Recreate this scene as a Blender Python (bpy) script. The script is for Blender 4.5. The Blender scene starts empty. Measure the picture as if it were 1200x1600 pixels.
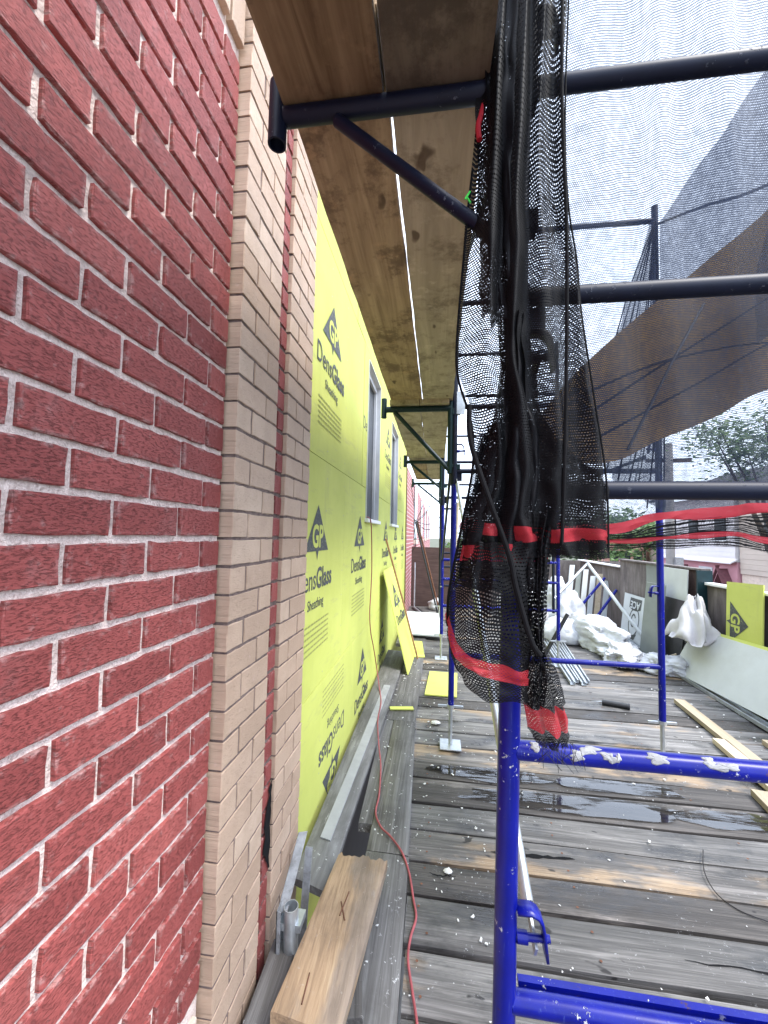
import bpy, math, random
from mathutils import Vector, Matrix, noise
random.seed(7)
R = math.radians
S = bpy.context.scene
C = S.collection

# ------------------------------------------------------------------ camera, sky, sun, exposure
CAM_H = 1.51
cd = bpy.data.cameras.new('camera'); cam = bpy.data.objects.new('camera', cd); C.objects.link(cam)
cd.sensor_fit = 'VERTICAL'; cd.sensor_height = 24.0; cd.sensor_width = 18.0
cd.lens = 24.0 * 620 / 1600; cd.clip_start = 0.02; cd.clip_end = 2000
rot = Matrix(((0.9907687, -0.0124119, 0.1349939), (0.1340103, -0.0606237, -0.9891239), (0.0204607, 0.9980835, -0.0584008)))
cam.matrix_world = Matrix.Translation((0, 0, CAM_H)) @ rot.to_4x4()
S.camera = cam
S.render.resolution_x = 768; S.render.resolution_y = 1024

SUN_EL, SUN_AZ = 58.0, 112.0            # azimuth clockwise from +Y (along the wall): from the open street side
w = bpy.data.worlds.new('World'); S.world = w; w.use_nodes = True
nt = w.node_tree; nt.nodes.clear()
sky = nt.nodes.new('ShaderNodeTexSky'); sky.sky_type = 'NISHITA'; sky.sun_disc = False
sky.sun_elevation = R(SUN_EL); sky.sun_rotation = R(SUN_AZ); sky.dust_density = 3.0; sky.air_density = 1.0
bw = nt.nodes.new('ShaderNodeMix'); bw.data_type = 'RGBA'      # thin overcast: the blue is mostly veiled by white cloud
tc = nt.nodes.new('ShaderNodeTexCoord'); cn = nt.nodes.new('ShaderNodeTexNoise'); cn.inputs['Scale'].default_value = 2.2; cn.inputs['Detail'].default_value = 5
cr = nt.nodes.new('ShaderNodeMapRange'); cr.inputs[1].default_value = .3; cr.inputs[2].default_value = .7; cr.inputs[3].default_value = .66; cr.inputs[4].default_value = .92
nt.links.new(tc.outputs['Generated'], cn.inputs['Vector']); nt.links.new(cn.outputs['Fac'], cr.inputs[0]); nt.links.new(cr.outputs[0], bw.inputs[0])
bw.inputs[7].default_value = (9.1, 10.4, 12.7, 1)
bg = nt.nodes.new('ShaderNodeBackground'); bg.inputs['Strength'].default_value = 0.10
out = nt.nodes.new('ShaderNodeOutputWorld')
nt.links.new(sky.outputs[0], bw.inputs[6]); nt.links.new(bw.outputs[2], bg.inputs[0]); nt.links.new(bg.outputs[0], out.inputs[0])
sd = bpy.data.lights.new('sun', 'SUN'); sd.energy = 1.4; sd.angle = R(16); sd.color = (1, .965, .91)
sun = bpy.data.objects.new('sun', sd); C.objects.link(sun)
az, el = R(SUN_AZ), R(SUN_EL)
sun.rotation_euler = Vector((-math.sin(az) * math.cos(el), -math.cos(az) * math.cos(el), -math.sin(el))).to_track_quat('-Z', 'Y').to_euler()
S.view_settings.view_transform = 'Standard'; S.view_settings.look = 'None'
S.view_settings.gamma = 1; S.view_settings.use_curve_mapping = False
S.view_settings.exposure = 1.8
S.render.engine = 'CYCLES'
S.cycles.transparent_max_bounces = 24; S.cycles.max_bounces = 7; S.cycles.diffuse_bounces = 4; S.cycles.glossy_bounces = 2

# ------------------------------------------------------------------ node helpers
class G:
    def __init__(s, name, rough=.7, spec=.4, metal=0.0):
        s.m = bpy.data.materials.new(name); s.m.use_nodes = True; s.t = s.m.node_tree
        s.b = s.t.nodes['Principled BSDF']; s.out = s.t.nodes['Material Output']
        s.b.inputs['Roughness'].default_value = rough; s.b.inputs['Specular IOR Level'].default_value = spec
        s.b.inputs['Metallic'].default_value = metal
    def n(s, typ, props=None, **inp):
        x = s.t.nodes.new(typ)
        for k, v in (props or {}).items(): setattr(x, k, v)
        for k, v in inp.items():
            k = k.replace('_', ' ') if not k.startswith('i') or not k[1:].isdigit() else int(k[1:])
            s.set(x.inputs[k], v)
        return x
    def set(s, sock, v):
        if isinstance(v, bpy.types.NodeSocket): s.t.links.new(v, sock)
        elif isinstance(v, (tuple, list)):
            sock.default_value = tuple(v) + (1,) if (len(v) == 3 and sock.type == 'RGBA') else v
        else: sock.default_value = v
    def math(s, op, a, b=0.0, c=None):
        x = s.t.nodes.new('ShaderNodeMath'); x.operation = op
        s.set(x.inputs[0], a); s.set(x.inputs[1], b)
        if c is not None: s.set(x.inputs[2], c)
        return x.outputs[0]
    def mix(s, f, a, b, mode='MIX'):
        x = s.t.nodes.new('ShaderNodeMix'); x.data_type = 'RGBA'; x.blend_type = mode
        s.set(x.inputs[0], f); s.set(x.inputs[6], a); s.set(x.inputs[7], b); return x.outputs[2]
    def ramp(s, f, stops):
        x = s.t.nodes.new('ShaderNodeValToRGB'); e = x.color_ramp.elements
        while len(e) < len(stops): e.new(.5)
        for i, (p, c) in enumerate(stops):
            e[i].position = p; e[i].color = (c, c, c, 1) if isinstance(c, (int, float)) else (*c, 1)
        s.set(x.inputs[0], f); return x.outputs[0]
    def sstep(s, f, lo, hi, a=0.0, b=1.0):
        x = s.t.nodes.new('ShaderNodeMapRange'); x.interpolation_type = 'SMOOTHSTEP'
        s.set(x.inputs[0], f); x.inputs[1].default_value = lo; x.inputs[2].default_value = hi
        x.inputs[3].default_value = a; x.inputs[4].default_value = b; return x.outputs[0]
    def coords(s, scale=(1, 1, 1), kind='Object', rnd=True):
        tc = s.t.nodes.new('ShaderNodeTexCoord'); v = tc.outputs[kind]
        if rnd:
            oi = s.t.nodes.new('ShaderNodeObjectInfo'); s.rnd = oi.outputs['Random']
            k = s.t.nodes.new('ShaderNodeVectorMath'); k.operation = 'SCALE'
            k.inputs[0].default_value = (37.1, 71.3, 53.7); s.t.links.new(s.rnd, k.inputs['Scale'])
            a = s.t.nodes.new('ShaderNodeVectorMath'); a.operation = 'ADD'
            s.t.links.new(v, a.inputs[0]); s.t.links.new(k.outputs[0], a.inputs[1]); v = a.outputs[0]
        mp = s.t.nodes.new('ShaderNodeMapping'); mp.inputs['Scale'].default_value = scale
        s.t.links.new(v, mp.inputs['Vector']); return mp.outputs[0]
    def noise(s, vec, scale, detail=4, rough=.55, dist=0.0):
        x = s.n('ShaderNodeTexNoise', Scale=scale, Detail=detail, Roughness=rough, Distortion=dist)
        s.set(x.inputs['Vector'], vec); return x.outputs['Fac']
    def bump(s, h, dist=.002, strength=1.0):
        x = s.n('ShaderNodeBump', Strength=strength, Distance=dist, Height=h)
        s.t.links.new(x.outputs[0], s.b.inputs['Normal'])
    def col(s, c): s.set(s.b.inputs['Base Color'], c)
    def rough(s, r): s.set(s.b.inputs['Roughness'], r)

M = {}
def simple(name, c, rough=.7, spec=.4, metal=0.0, var=.25, scale=9, bump=.0008, dirt=None):
    g = G(name, rough, spec, metal); v = g.coords()
    f = g.noise(v, scale, 6, .6)
    lo = tuple(x * (1 - var) for x in c); hi = tuple(min(1, x * (1 + var)) for x in c)
    k = g.ramp(f, [(.3, lo), (.7, hi)])
    if dirt:
        d = g.noise(v, scale * .35, 7, .7); k = g.mix(g.sstep(d, .52, .68, 0, dirt[1]), k, dirt[0])
    g.col(k); g.bump(g.noise(v, scale * 6, 3), bump); g.rough(g.sstep(f, .2, .8, rough * .85, min(1, rough * 1.12)))
    M[name] = g.m; return g.m

def mk_brick(name, lo, mid, hi, fleck, rough=.62, bumpd=.0026):
    g = G(name, rough, .30); v = g.coords()
    k = g.ramp(g.rnd, [(0, lo), (.25, tuple((x + y) / 2 for x, y in zip(lo, mid))), (.5, mid), (.8, mid), (1, hi)])
    big = g.noise(v, 9, 5, .6)
    k = g.mix(g.sstep(big, .35, .7, 0, .55), k, lo)
    tc = g.coords((1, 60, 260)); str_ = g.noise(tc, 1.0, 4, .75, .3)         # wire-cut drag marks
    pits = g.noise(g.coords((1, 95, 330)), 1.0, 4, .72, .25)
    k = g.mix(g.math('MULTIPLY', g.sstep(pits, .57, .67, 0, .5), g.sstep(g.noise(v, 17, 3), .42, .62, .12, 1)), k, fleck)
    k = g.mix(g.sstep(str_, .30, .48, .22, 0), k, hi)
    k = g.mix(g.sstep(g.noise(v, 40, 4), .62, .75, 0, .22), k, (.62, .45, .42))
    if name == 'red_brick':                                     # mortar smeared over the arrises, chips
        oc = g.n('ShaderNodeTexCoord'); sp = g.n('ShaderNodeSeparateXYZ', Vector=oc.outputs['Object'])
        ez = g.sstep(g.math('ABSOLUTE', sp.outputs['Z']), .0235, .0335); ey = g.sstep(g.math('ABSOLUTE', sp.outputs['Y']), .079, .0905)
        e = g.math('MAXIMUM', ez, ey); sm = g.noise(v, 34, 5, .75); m_ = g.math('MULTIPLY', e, g.sstep(sm, .48, .62, 0, .42)); k = g.mix(m_, k, (.56, .42, .39))
        wash = g.noise(v, 6, 6, .7); k = g.mix(g.sstep(wash, .55, .74, 0, .16), k, (.50, .36, .35))
    g.col(k)
    h = g.math('ADD', g.math('MULTIPLY', str_, .6), g.math('MULTIPLY', g.sstep(pits, .5, .68, 1, 0), .8))
    h = g.math('ADD', h, g.math('MULTIPLY', big, .8)); g.bump(h, bumpd)
    M[name] = g.m
mk_brick('red_brick', (.235, .050, .046), (.325, .075, .068), (.39, .104, .092), (.105, .022, .020), .6)
mk_brick('beige_brick', (.40, .280, .200), (.50, .360, .265), (.57, .43, .325), (.26, .18, .13), .6, .0010)
def mk_mortar(name, a, b, bumpd=.003):
    g = G(name, .9, .2); v = g.coords(rnd=False)
    f = g.noise(v, 38, 7, .7); k = g.ramp(f, [(.28, b), (.6, a)])
    d = g.noise(v, 5, 5, .6); k = g.mix(g.sstep(d, .5, .72, 0, .45), k, b)
    g.col(k); g.bump(g.math('ADD', f, g.noise(v, 160, 3)), bumpd); M[name] = g.m
mk_mortar('mortar', (.83, .70, .645), (.50, .395, .36), .007)
mk_mortar('dark_mortar', (.20, .150, .135), (.085, .062, .058))
simple('stone', (.62, .52, .43), .8, .3, var=.12, dirt=((.3, .23, .19), .4))

def mk_yellow():
    g = G('sheathing_yellow', .78, .3); v = g.coords()
    f = g.noise(v, 2.2, 6, .65); k = g.ramp(f, [(.3, (.475, .515, .115)), (.7, (.56, .595, .150))])
    dr = g.noise(g.coords((6, 9, 1.1)), 1.0, 6, .7); k = g.mix(g.sstep(dr, .54, .74, 0, .30), k, (.36, .37, .15))
    st = g.noise(g.coords((3, 1.2, 8)), 2.0, 7, .75); k = g.mix(g.sstep(st, .54, .72, 0, .45), k, (.34, .34, .16))
    sp = g.noise(v, 42, 3, .6); k = g.mix(g.sstep(sp, .68, .76, 0, .5), k, (.34, .34, .16))
    g.col(k); g.bump(g.noise(v, 260, 3), .0009); M['sheathing_yellow'] = g.m
mk_yellow()
def mk_print():
    g = G('print_ink', .75, .25); v = g.coords()
    g.col(g.ramp(g.noise(v, 60, 5, .7), [(.3, (.045, .048, .054)), (.58, (.095, .10, .10)), (.72, (.30, .31, .13))])); M['print_ink'] = g.m
    g = G('print_ink_faint', .75, .25); g.col((.30, .315, .10)); M['print_ink_faint'] = g.m
mk_print()

def mk_wood(name, dark, mid, light, axis=0, grain=34, rough=.75, patch=None, specks=0.0, wet=0.0, long=1.6, bumpd=.002, saw=0.0):
    g = G(name, rough, .4); sc = [grain] * 3; sc[axis] = long
    v = g.coords(tuple(sc)); v1 = g.coords()
    f = g.noise(v, 1.0, 7, .62, .9)
    fine = g.noise(g.coords(tuple(x * (4 if i != axis else 1.5) for i, x in enumerate(sc))), 1.0, 4, .6)
    k = g.ramp(g.math('ADD', g.math('MULTIPLY', f, .7), g.math('MULTIPLY', fine, .3)), [(.3, dark), (.5, mid), (.7, light)])
    tone = g.ramp(g.rnd, [(0, .62), (.5, 1.0), (1, 1.3)]); k = g.mix(1.0, k, tone, 'MULTIPLY')
    big = g.noise(v1, 2.6, 6, .62)
    if patch:
        sc2 = [4.5] * 3; sc2[axis] = 1.2
        pf = g.noise(g.coords(tuple(sc2)), 1.0, 5, .6)
        sel = g.math('MULTIPLY', g.sstep(pf, .53, .63), g.sstep(g.rnd, .45, .6))
        k = g.mix(g.math('MULTIPLY', sel, .85), k, g.ramp(f, [(.3, tuple(x * .55 for x in patch)), (.65, patch)]))
    k = g.mix(g.sstep(big, .45, .75, 0, .6), k, dark)
    if specks:
        s1 = g.noise(v1, 46, 4, .75); s2 = g.noise(v1, 5, 3)
        k = g.mix(g.math('MULTIPLY', g.sstep(s1, .62, .70, 0, specks), g.sstep(s2, .42, .62)), k, (.55, .55, .54))
        s3 = g.noise(g.coords((9, 40, 40) if axis == 0 else (40, 9, 40)), 1.0, 5, .7)
        k = g.mix(g.math('MULTIPLY', g.sstep(s3, .6, .74, 0, specks * .8), g.sstep(big, .5, .62)), k, (.42, .43, .44))
    g.col(k)
    if wet:
        wf = g.noise(v1, 1.7, 5, .6)
        g.rough(g.sstep(wf, .45, .62, rough, rough - wet))
    else: g.rough(g.sstep(f, .3, .7, rough * .9, min(1, rough * 1.1)))
    g.bump(g.math('ADD', f, g.math('MULTIPLY', fine, .6)), bumpd); M[name] = g.m
def mk_deck(name, tone, ochre=0.0, hue=(1, 1, 1)):
    """weathered deck plank: long grain along X, worn pale streaks, dark rain stains, white paint specks"""
    g = G(name, .6, .4); v1 = g.coords()
    f = g.noise(g.coords((1.1, 24, 24)), 1.0, 7, .66, 1.1); fine = g.noise(g.coords((2.5, 150, 150)), 1.0, 3, .6)
    k = g.ramp(g.math('ADD', g.math('MULTIPLY', f, .65), g.math('MULTIPLY', fine, .35)), [(.30, tuple(.030 * tone * h for h in hue)), (.48, tuple(.085 * tone * h for h in hue)), (.66, tuple(.19 * tone * h for h in hue))])
    worn = g.noise(g.coords((1.5, 9, 9)), 1.0, 6, .65); k = g.mix(g.sstep(worn, .55, .72, 0, .75), k, g.ramp(fine, [(.3, tuple(.17 * h for h in hue)), (.7, tuple(.33 * h for h in hue))]))
    if ochre:
        pf = g.noise(g.coords((1.8, 5, 5)), 1.0, 5, .6); k = g.mix(g.sstep(pf, .60 - ochre * .22, .72 - ochre * .2, 0, .9), k, g.ramp(g.math('ADD', g.math('MULTIPLY', f, .6), g.math('MULTIPLY', fine, .4)), [(.3, (.13, .085, .05)), (.5, (.30, .215, .135)), (.68, (.43, .34, .24))]))
    wet = g.noise(g.coords((2.2, 4, 4)), 1.0, 6, .65); wm = g.sstep(wet, .50, .64)
    k = g.mix(g.math('MULTIPLY', wm, .72), k, tuple(.022 * h for h in hue))
    kn = g.noise(g.coords((11, 22, 22)), 1.0, 2, .4); k = g.mix(g.sstep(kn, .71, .76, 0, .9), k, (.012, .010, .010))
    s1 = g.noise(v1, 60, 4, .78); s2 = g.noise(v1, 4.5, 4, .65)
    k = g.mix(g.math('MULTIPLY', g.sstep(s1, .60, .68, 0, .85), g.sstep(s2, .50, .64)), k, (.52, .53, .54))
    g.col(k); g.rough(g.sstep(wet, .48, .66, .66, .24)); g.bump(g.math('ADD', f, g.math('MULTIPLY', fine, .8)), .004); M[name] = g.m
mk_deck('deck_dark', .52, 0, (1.12, 1, .92)); mk_deck('deck_grey', 1.05, 0, (1.05, 1, .96)); mk_deck('deck_pale', 1.6, .3, (1.05, 1, .96)); mk_deck('deck_ochre', 1.0, .75, (1.08, 1, .94))
mk_wood('board_wood', (.04, .037, .035), (.10, .095, .09), (.19, .185, .18), 1, 30, .7, None, .9, .25, 1.3, .003)
mk_wood('splashed_board', (.075, .070, .066), (.18, .175, .172), (.36, .36, .362), 1, 11, .75, None, 1.0, .1, 1.8, .002)
mk_wood('fresh_plank', (.10, .068, .046), (.31, .21, .125), (.46, .345, .22), 1, 22, .7, (.30, .24, .19), .35, 0, 2.6, .003)
mk_wood('pale_lumber', (.36, .285, .19), (.48, .395, .28), (.56, .475, .35), 1, 34, .7, None, 0, 0, 1.2, .001)
mk_wood('weathered_ply', (.06, .050, .047), (.135, .115, .108), (.24, .215, .205), 2, 7, .85, (.12, .10, .095), .3, 0, 1.8, .001)
mk_wood('brown_ply', (.05, .030, .026), (.10, .062, .054), (.15, .10, .09), 0, 16, .85, None, 0, 0, 2, .001)
mk_wood('jamb_wood', (.10, .065, .03), (.17, .12, .06), (.26, .19, .10), 2, 26, .8)
def mk_ply(name='scaffold_ply', dk=1.0, grey=0.0):
    g = G(name, .72, .35); v1 = g.coords(); v = g.coords((13, 1.1, 13))
    f = g.noise(v, 1.0, 6, .6, 2.2); fine = g.noise(g.coords((95, 3, 95)), 1.0, 3, .6)
    k = g.ramp(g.math('ADD', g.math('MULTIPLY', f, .75), g.math('MULTIPLY', fine, .25)), [(.3, (.150, .092, .045)), (.5, (.285, .200, .110)), (.7, (.40, .30, .175))])
    k = g.mix(grey, k, g.mix(f, (.17, .145, .105), (.40, .355, .275)))
    big = g.noise(v1, 4.2, 8, .74); k = g.mix(g.sstep(big, .47, .62, 0, .8), k, (.095, .060, .036) if grey < .5 else (.125, .10, .07)); bl = g.noise(v1, 9, 6, .7); k = g.mix(g.sstep(bl, .56, .70, 0, .55), k, (.45, .40, .31) if grey > .5 else (.40, .27, .15))
    kn = g.noise(g.coords((16, 7, 16)), 1.0, 2, .4); k = g.mix(g.sstep(kn, .70, .76, 0, .85), k, (.06, .036, .022))
    sm = g.noise(v1, 7, 6, .75); k = g.mix(g.sstep(sm, .60, .74, 0, .4), k, (.46, .42, .34))
    if dk != 1: k = g.mix(1.0, k, (dk, dk * .95, dk * .90), 'MULTIPLY')
    g.col(k); g.bump(g.math('ADD', f, fine), .0012); M[name] = g.m
mk_ply('scaffold_ply', 1.35, .2); mk_ply('scaffold_ply_grey', 1.5, .9); mk_ply('scaffold_ply_shaded', .75, 0); mk_ply('scaffold_ply_shaded_grey', .50, .75)  # last two: ply darkened in colour for the shade over the nearest planks
def mk_paint(name, c, chip=(.50, .52, .56), amount=.66, rough=.32, big=True):
    g = G(name, rough, .28); v = g.coords()
    k = g.ramp(g.noise(v, 12, 5, .6), [(.3, tuple(x * .75 for x in c)), (.7, tuple(x * 1.15 for x in c))])
    ch = g.noise(v, 70, 4, .7); gate = g.noise(v, 11, 3)
    m = g.math('MULTIPLY', g.sstep(ch, amount - .05, amount), g.sstep(gate, .50, .60))
    if big:
        b2 = g.noise(g.coords((9, 9, 9)), 1.0, 6, .68); m = g.math('MAXIMUM', m, g.sstep(b2, .66, .69))
        sc_ = g.noise(g.coords((160, 160, 9)), 1.0, 4, .7); k = g.mix(g.sstep(sc_, .60, .70, 0, .45), k, (.06, .09, .30)); ru = g.noise(v, 26, 5, .72); k = g.mix(g.sstep(ru, .67, .72, 0, .8), k, (.06, .028, .018))
    k = g.mix(m, k, chip); g.col(k); g.rough(g.mix(m, (rough,) * 3, (.85,) * 3)); g.bump(g.math('MULTIPLY', m, 1.0), .0012); M[name] = g.m
mk_paint('blue_paint', (.0018, .0055, .20))
mk_paint('navy_and_backlit_blue', (.0030, .006, .022), (.09, .10, .13), .66, .5, False)  # dark bracket paint; on upper posts and rungs it paints in their backlit darkness
mk_paint('dark_green_paint', (.007, .026, .031), (.2, .22, .22), .7, .4, False)
simple('galvanized', (.50, .53, .55), .42, .5, .75, .22, 14, .0004, ((.25, .26, .26), .5))
simple('aluminium', (.55, .56, .58), .45, .5, .4, .1, 8, .0003)
simple('rusty_steel', (.17, .08, .05), .8, .3, .3, .4, 30)
simple('dull_zinc', (.30, .31, .32), .6, .4, .3, .3, 30, .0008, ((.12, .11, .10), .6))
simple('dark_steel', (.03, .03, .034), .5, .5, .4, .3, 20)
simple('gypsum', (.53, .55, .535), .85, .25, var=.06, scale=4, dirt=((.45, .45, .42), .35))
simple('white_panel', (.52, .55, .56), .6, .35, var=.06, scale=3, dirt=((.5, .5, .5), .3))
simple('grey_panel', (.22, .24, .22), .7, .3, var=.12, scale=5)
simple('black_plastic', (.012, .012, .013), .4, .5, var=.3)
simple('hem_cord', (.010, .010, .011), .95, .1, var=.3)
simple('cement_grey', (.32, .325, .33), .8, .3, var=.15, scale=6, dirt=((.15, .15, .15), .5))
simple('white_plastic', (.52, .53, .555), .30, .5, var=.08, scale=4, bump=.006)
simple('cloth_white', (.52, .505, .51), .85, .2, var=.06, scale=12)
simple('cable_red', (.33, .075, .085), .5, .4, var=.25, scale=20)
simple('cable_black', (.012, .010, .011), .5, .4)
simple('chip_white', (.62, .62, .60), .8, .3, var=.15, scale=30)
simple('green_tie', (.08, .75, .10), .5, .4, var=.1)
simple('flag_red', (.50, .02, .035), .7, .3)
simple('wood_stick', (.36, .19, .10), .8, .3, var=.3, scale=20)
simple('asphalt', (.055, .055, .058), .85, .3, var=.2, scale=3)
simple('pavement', (.26, .25, .24), .85, .3, var=.15, scale=2)
simple('ground_soil', (.10, .105, .075), .95, .2, var=.25, scale=.3)
simple('pink_stucco', (.52, .27, .30), .85, .25, var=.08, scale=2)
simple('white_siding', (.66, .63, .63), .7, .3, var=.05, scale=2)
simple('beige_siding', (.50, .43, .36), .75, .3, var=.07, scale=2)
simple('maroon_trim', (.14, .055, .065), .7, .3)
simple('roof_and_gap_shade', (.045, .042, .045), .85, .3, var=.25, scale=4)
simple('far_brick', (.44, .24, .21), .85, .25, var=.12, scale=2)
simple('white_paint', (.74, .74, .74), .5, .4, var=.04)
simple('car_white', (.70, .71, .73), .2, .6, var=.03)
simple('tyre', (.02, .02, .02), .8, .3)
simple('yellow_plastic', (.70, .48, .05), .5, .4)
simple('blue_panel', (.06, .20, .42), .5, .4, var=.4, scale=6)
simple('bark', (.085, .065, .05), .9, .2, var=.4, scale=12, bump=.01)
def mk_leaf():
    g = G('leaf', .55, .35); tc = g.n('ShaderNodeObjectInfo'); p = g.n('ShaderNodeNewGeometry')
    f = p.outputs['Random Per Island']; g.col(g.ramp(f, [(0, (.028, .060, .014)), (.5, (.055, .115, .024)), (1, (.10, .165, .04))]))
    g.b.inputs['Transmission Weight'].default_value = 0; M['leaf'] = g.m
mk_leaf()
def mk_glass():
    g = G('window_glass', .12, .18); g.col((.018, .024, .030)); M['window_glass'] = g.m
mk_glass()
def mk_puddle():
    g = G('puddle_water', .02)
    fr = g.n('ShaderNodeFresnel', IOR=1.7); gl = g.n('ShaderNodeBsdfGlossy', Color=(1, 1, 1), Roughness=.035); tr = g.n('ShaderNodeBsdfTransparent', Color=(.62, .61, .60))
    nz = g.noise(g.coords(), 14, 3); bm = g.n('ShaderNodeBump', Strength=.25, Distance=.002, Height=nz); g.t.links.new(bm.outputs[0], gl.inputs['Normal'])
    gn = g.noise(g.coords((3.5, 34, 34)), 1.0, 5, .7, .5); gb = g.noise(g.coords((2.5, 7, 7)), 1.0, 4, .6); cover = g.math('MAXIMUM', g.sstep(gn, .46, .56), g.sstep(gb, .50, .58))
    mx = g.n('ShaderNodeMixShader'); g.t.links.new(g.math('MULTIPLY', fr.outputs[0], cover), mx.inputs[0]); g.t.links.new(tr.outputs[0], mx.inputs[1]); g.t.links.new(gl.outputs[0], mx.inputs[2])
    g.t.links.new(mx.outputs[0], g.out.inputs['Surface']); M['puddle_water'] = g.m
mk_puddle()
def mk_far_wall():
    g = G('far_brick_wall', .8, .3); tc = g.n('ShaderNodeTexCoord')
    mp = g.n('ShaderNodeMapping', Vector=tc.outputs['Object']); mp.inputs['Rotation'].default_value = (R(90), 0, R(90))
    sep = g.n('ShaderNodeSeparateXYZ', Vector=tc.outputs['Object']); cmb = g.n('ShaderNodeCombineXYZ', X=sep.outputs['Y'], Y=sep.outputs['Z'])
    b = g.n('ShaderNodeTexBrick', Vector=cmb.outputs[0], Color1=(.30, .085, .085), Color2=(.38, .12, .12), Mortar=(.62, .50, .50), Scale=1.0)
    b.inputs['Brick Width'].default_value = .1945; b.inputs['Row Height'].default_value = .0812; b.inputs['Mortar Size'].default_value = .008
    g.col(b.outputs[0]); g.bump(b.outputs['Fac'], -.004); M['far_brick_wall'] = g.m
mk_far_wall()
def mk_net(name, thread, px=.0056, pz=.0050, hole=(.35, .56), stripe=(.52, .040, .055), glow=None, wobk=1.0, solid=.14, thin=0.0):
    """knitted debris netting: knitted rows with loops and real holes between the threads (UV in metres)"""
    g = G(name, .6, .3); uv = g.n('ShaderNodeUVMap'); sp = g.n('ShaderNodeSeparateXYZ', Vector=uv.outputs[0])
    wob = g.noise(uv.outputs[0], 13, 2)
    u = g.math('DIVIDE', g.math('ADD', sp.outputs['X'], g.math('MULTIPLY', wob, .010 * wobk)), px)
    v = g.math('DIVIDE', g.math('ADD', sp.outputs['Y'], g.math('MULTIPLY', wob, .014 * wobk)), pz)
    zz = g.math('MULTIPLY', g.math('ABSOLUTE', g.math('SUBTRACT', g.math('FRACT', u), .5)), .30); v = g.math('ADD', v, zz)
    row = g.math('MULTIPLY', g.math('ABSOLUTE', g.math('SUBTRACT', g.math('FRACT', v), .5)), 2.0)
    uu = g.math('ADD', u, g.math('MULTIPLY', g.math('FLOOR', v), .5))
    col = g.math('MULTIPLY', g.math('ABSOLUTE', g.math('SUBTRACT', g.math('FRACT', uu), .5)), 2.0)
    den = g.math('MULTIPLY', g.math('SUBTRACT', g.noise(uv.outputs[0], 34, 2, .7), .5), .6)
    at = g.n('ShaderNodeAttribute', {'attribute_name': 'stripe'}); st = at.outputs['Fac']
    ex = g.math('ADD', den, g.math('MULTIPLY', st, solid))
    hr = g.sstep(g.math('ADD', row, ex), hole[0] - .07, hole[0] + .07, 1, 0)
    hc = g.sstep(g.math('ADD', col, ex), hole[1] - .07, hole[1] + .07, 1, 0)
    h = g.math('MULTIPLY', hr, hc)
    if thin: h = g.math('MAXIMUM', h, g.math('MULTIPLY', g.math('SUBTRACT', 1.0, st), thin))
    c = g.mix(g.sstep(st, .3, .6), thread, stripe); g.col(c); surf = g.b.outputs[0]
    tl = g.n('ShaderNodeBsdfTranslucent'); g.set(tl.inputs['Color'], g.mix(g.sstep(st, .3, .6), glow or thread, stripe))
    m0 = g.n('ShaderNodeMixShader'); m0.inputs[0].default_value = .5; g.t.links.new(surf, m0.inputs[1]); g.t.links.new(tl.outputs[0], m0.inputs[2])
    tr = g.n('ShaderNodeBsdfTransparent'); mx = g.n('ShaderNodeMixShader')
    g.t.links.new(h, mx.inputs[0]); g.t.links.new(m0.outputs[0], mx.inputs[1]); g.t.links.new(tr.outputs[0], mx.inputs[2])
    g.t.links.new(mx.outputs[0], g.out.inputs['Surface']); M[name] = g.m
mk_net('net_black', (.010, .010, .012))
mk_net('net_dense', (.009, .009, .012), .0052, .0048, (.22, .40))
mk_net('net_sky', (.030, .038, .062), .0050, .0047, (.34, .58), (.66, .07, .095), (.036, .052, .105), .5, .34, .13)
mk_net('net_hem', (.010, .010, .012), .0062, .0046, (.42, .66), (.62, .06, .085), None, .25, .3)
mk_net('net_brown', (.36, .235, .105), .0062, .0062, (.03, .10), glow=(.32, .195, .075), wobk=.4)

# ------------------------------------------------------------------ mesh helpers
def link(name, verts, faces, mat=None, parent=None, smooth=False, loc=None):
    me = bpy.data.meshes.new(name); me.from_pydata([tuple(v) for v in verts], [], faces); me.update()
    if mat: me.materials.append(M[mat])
    if smooth: me.polygons.foreach_set('use_smooth', [True] * len(me.polygons))
    o = bpy.data.objects.new(name, me); C.objects.link(o)
    if parent: o.parent = parent
    if loc: o.location = loc
    return o
def inst(name, me, parent=None, loc=(0, 0, 0), rot=(0, 0, 0), scale=(1, 1, 1)):
    o = bpy.data.objects.new(name, me); C.objects.link(o); o.parent = parent; o.location = loc; o.rotation_euler = rot; o.scale = scale; return o
def empty(name, loc=(0, 0, 0)):
    o = bpy.data.objects.new(name, None); C.objects.link(o); o.location = loc; o.empty_display_size = .1; return o
def tag(o, label, cat, group=None, kind=None):
    o['label'] = label; o['category'] = cat
    if group: o['group'] = group
    if kind: o['kind'] = kind
    return o
def thing(name, label, cat, loc=(0, 0, 0), group=None): return tag(empty(name, loc), label, cat, group)
def structure(o): o['kind'] = 'structure'; return o
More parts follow.
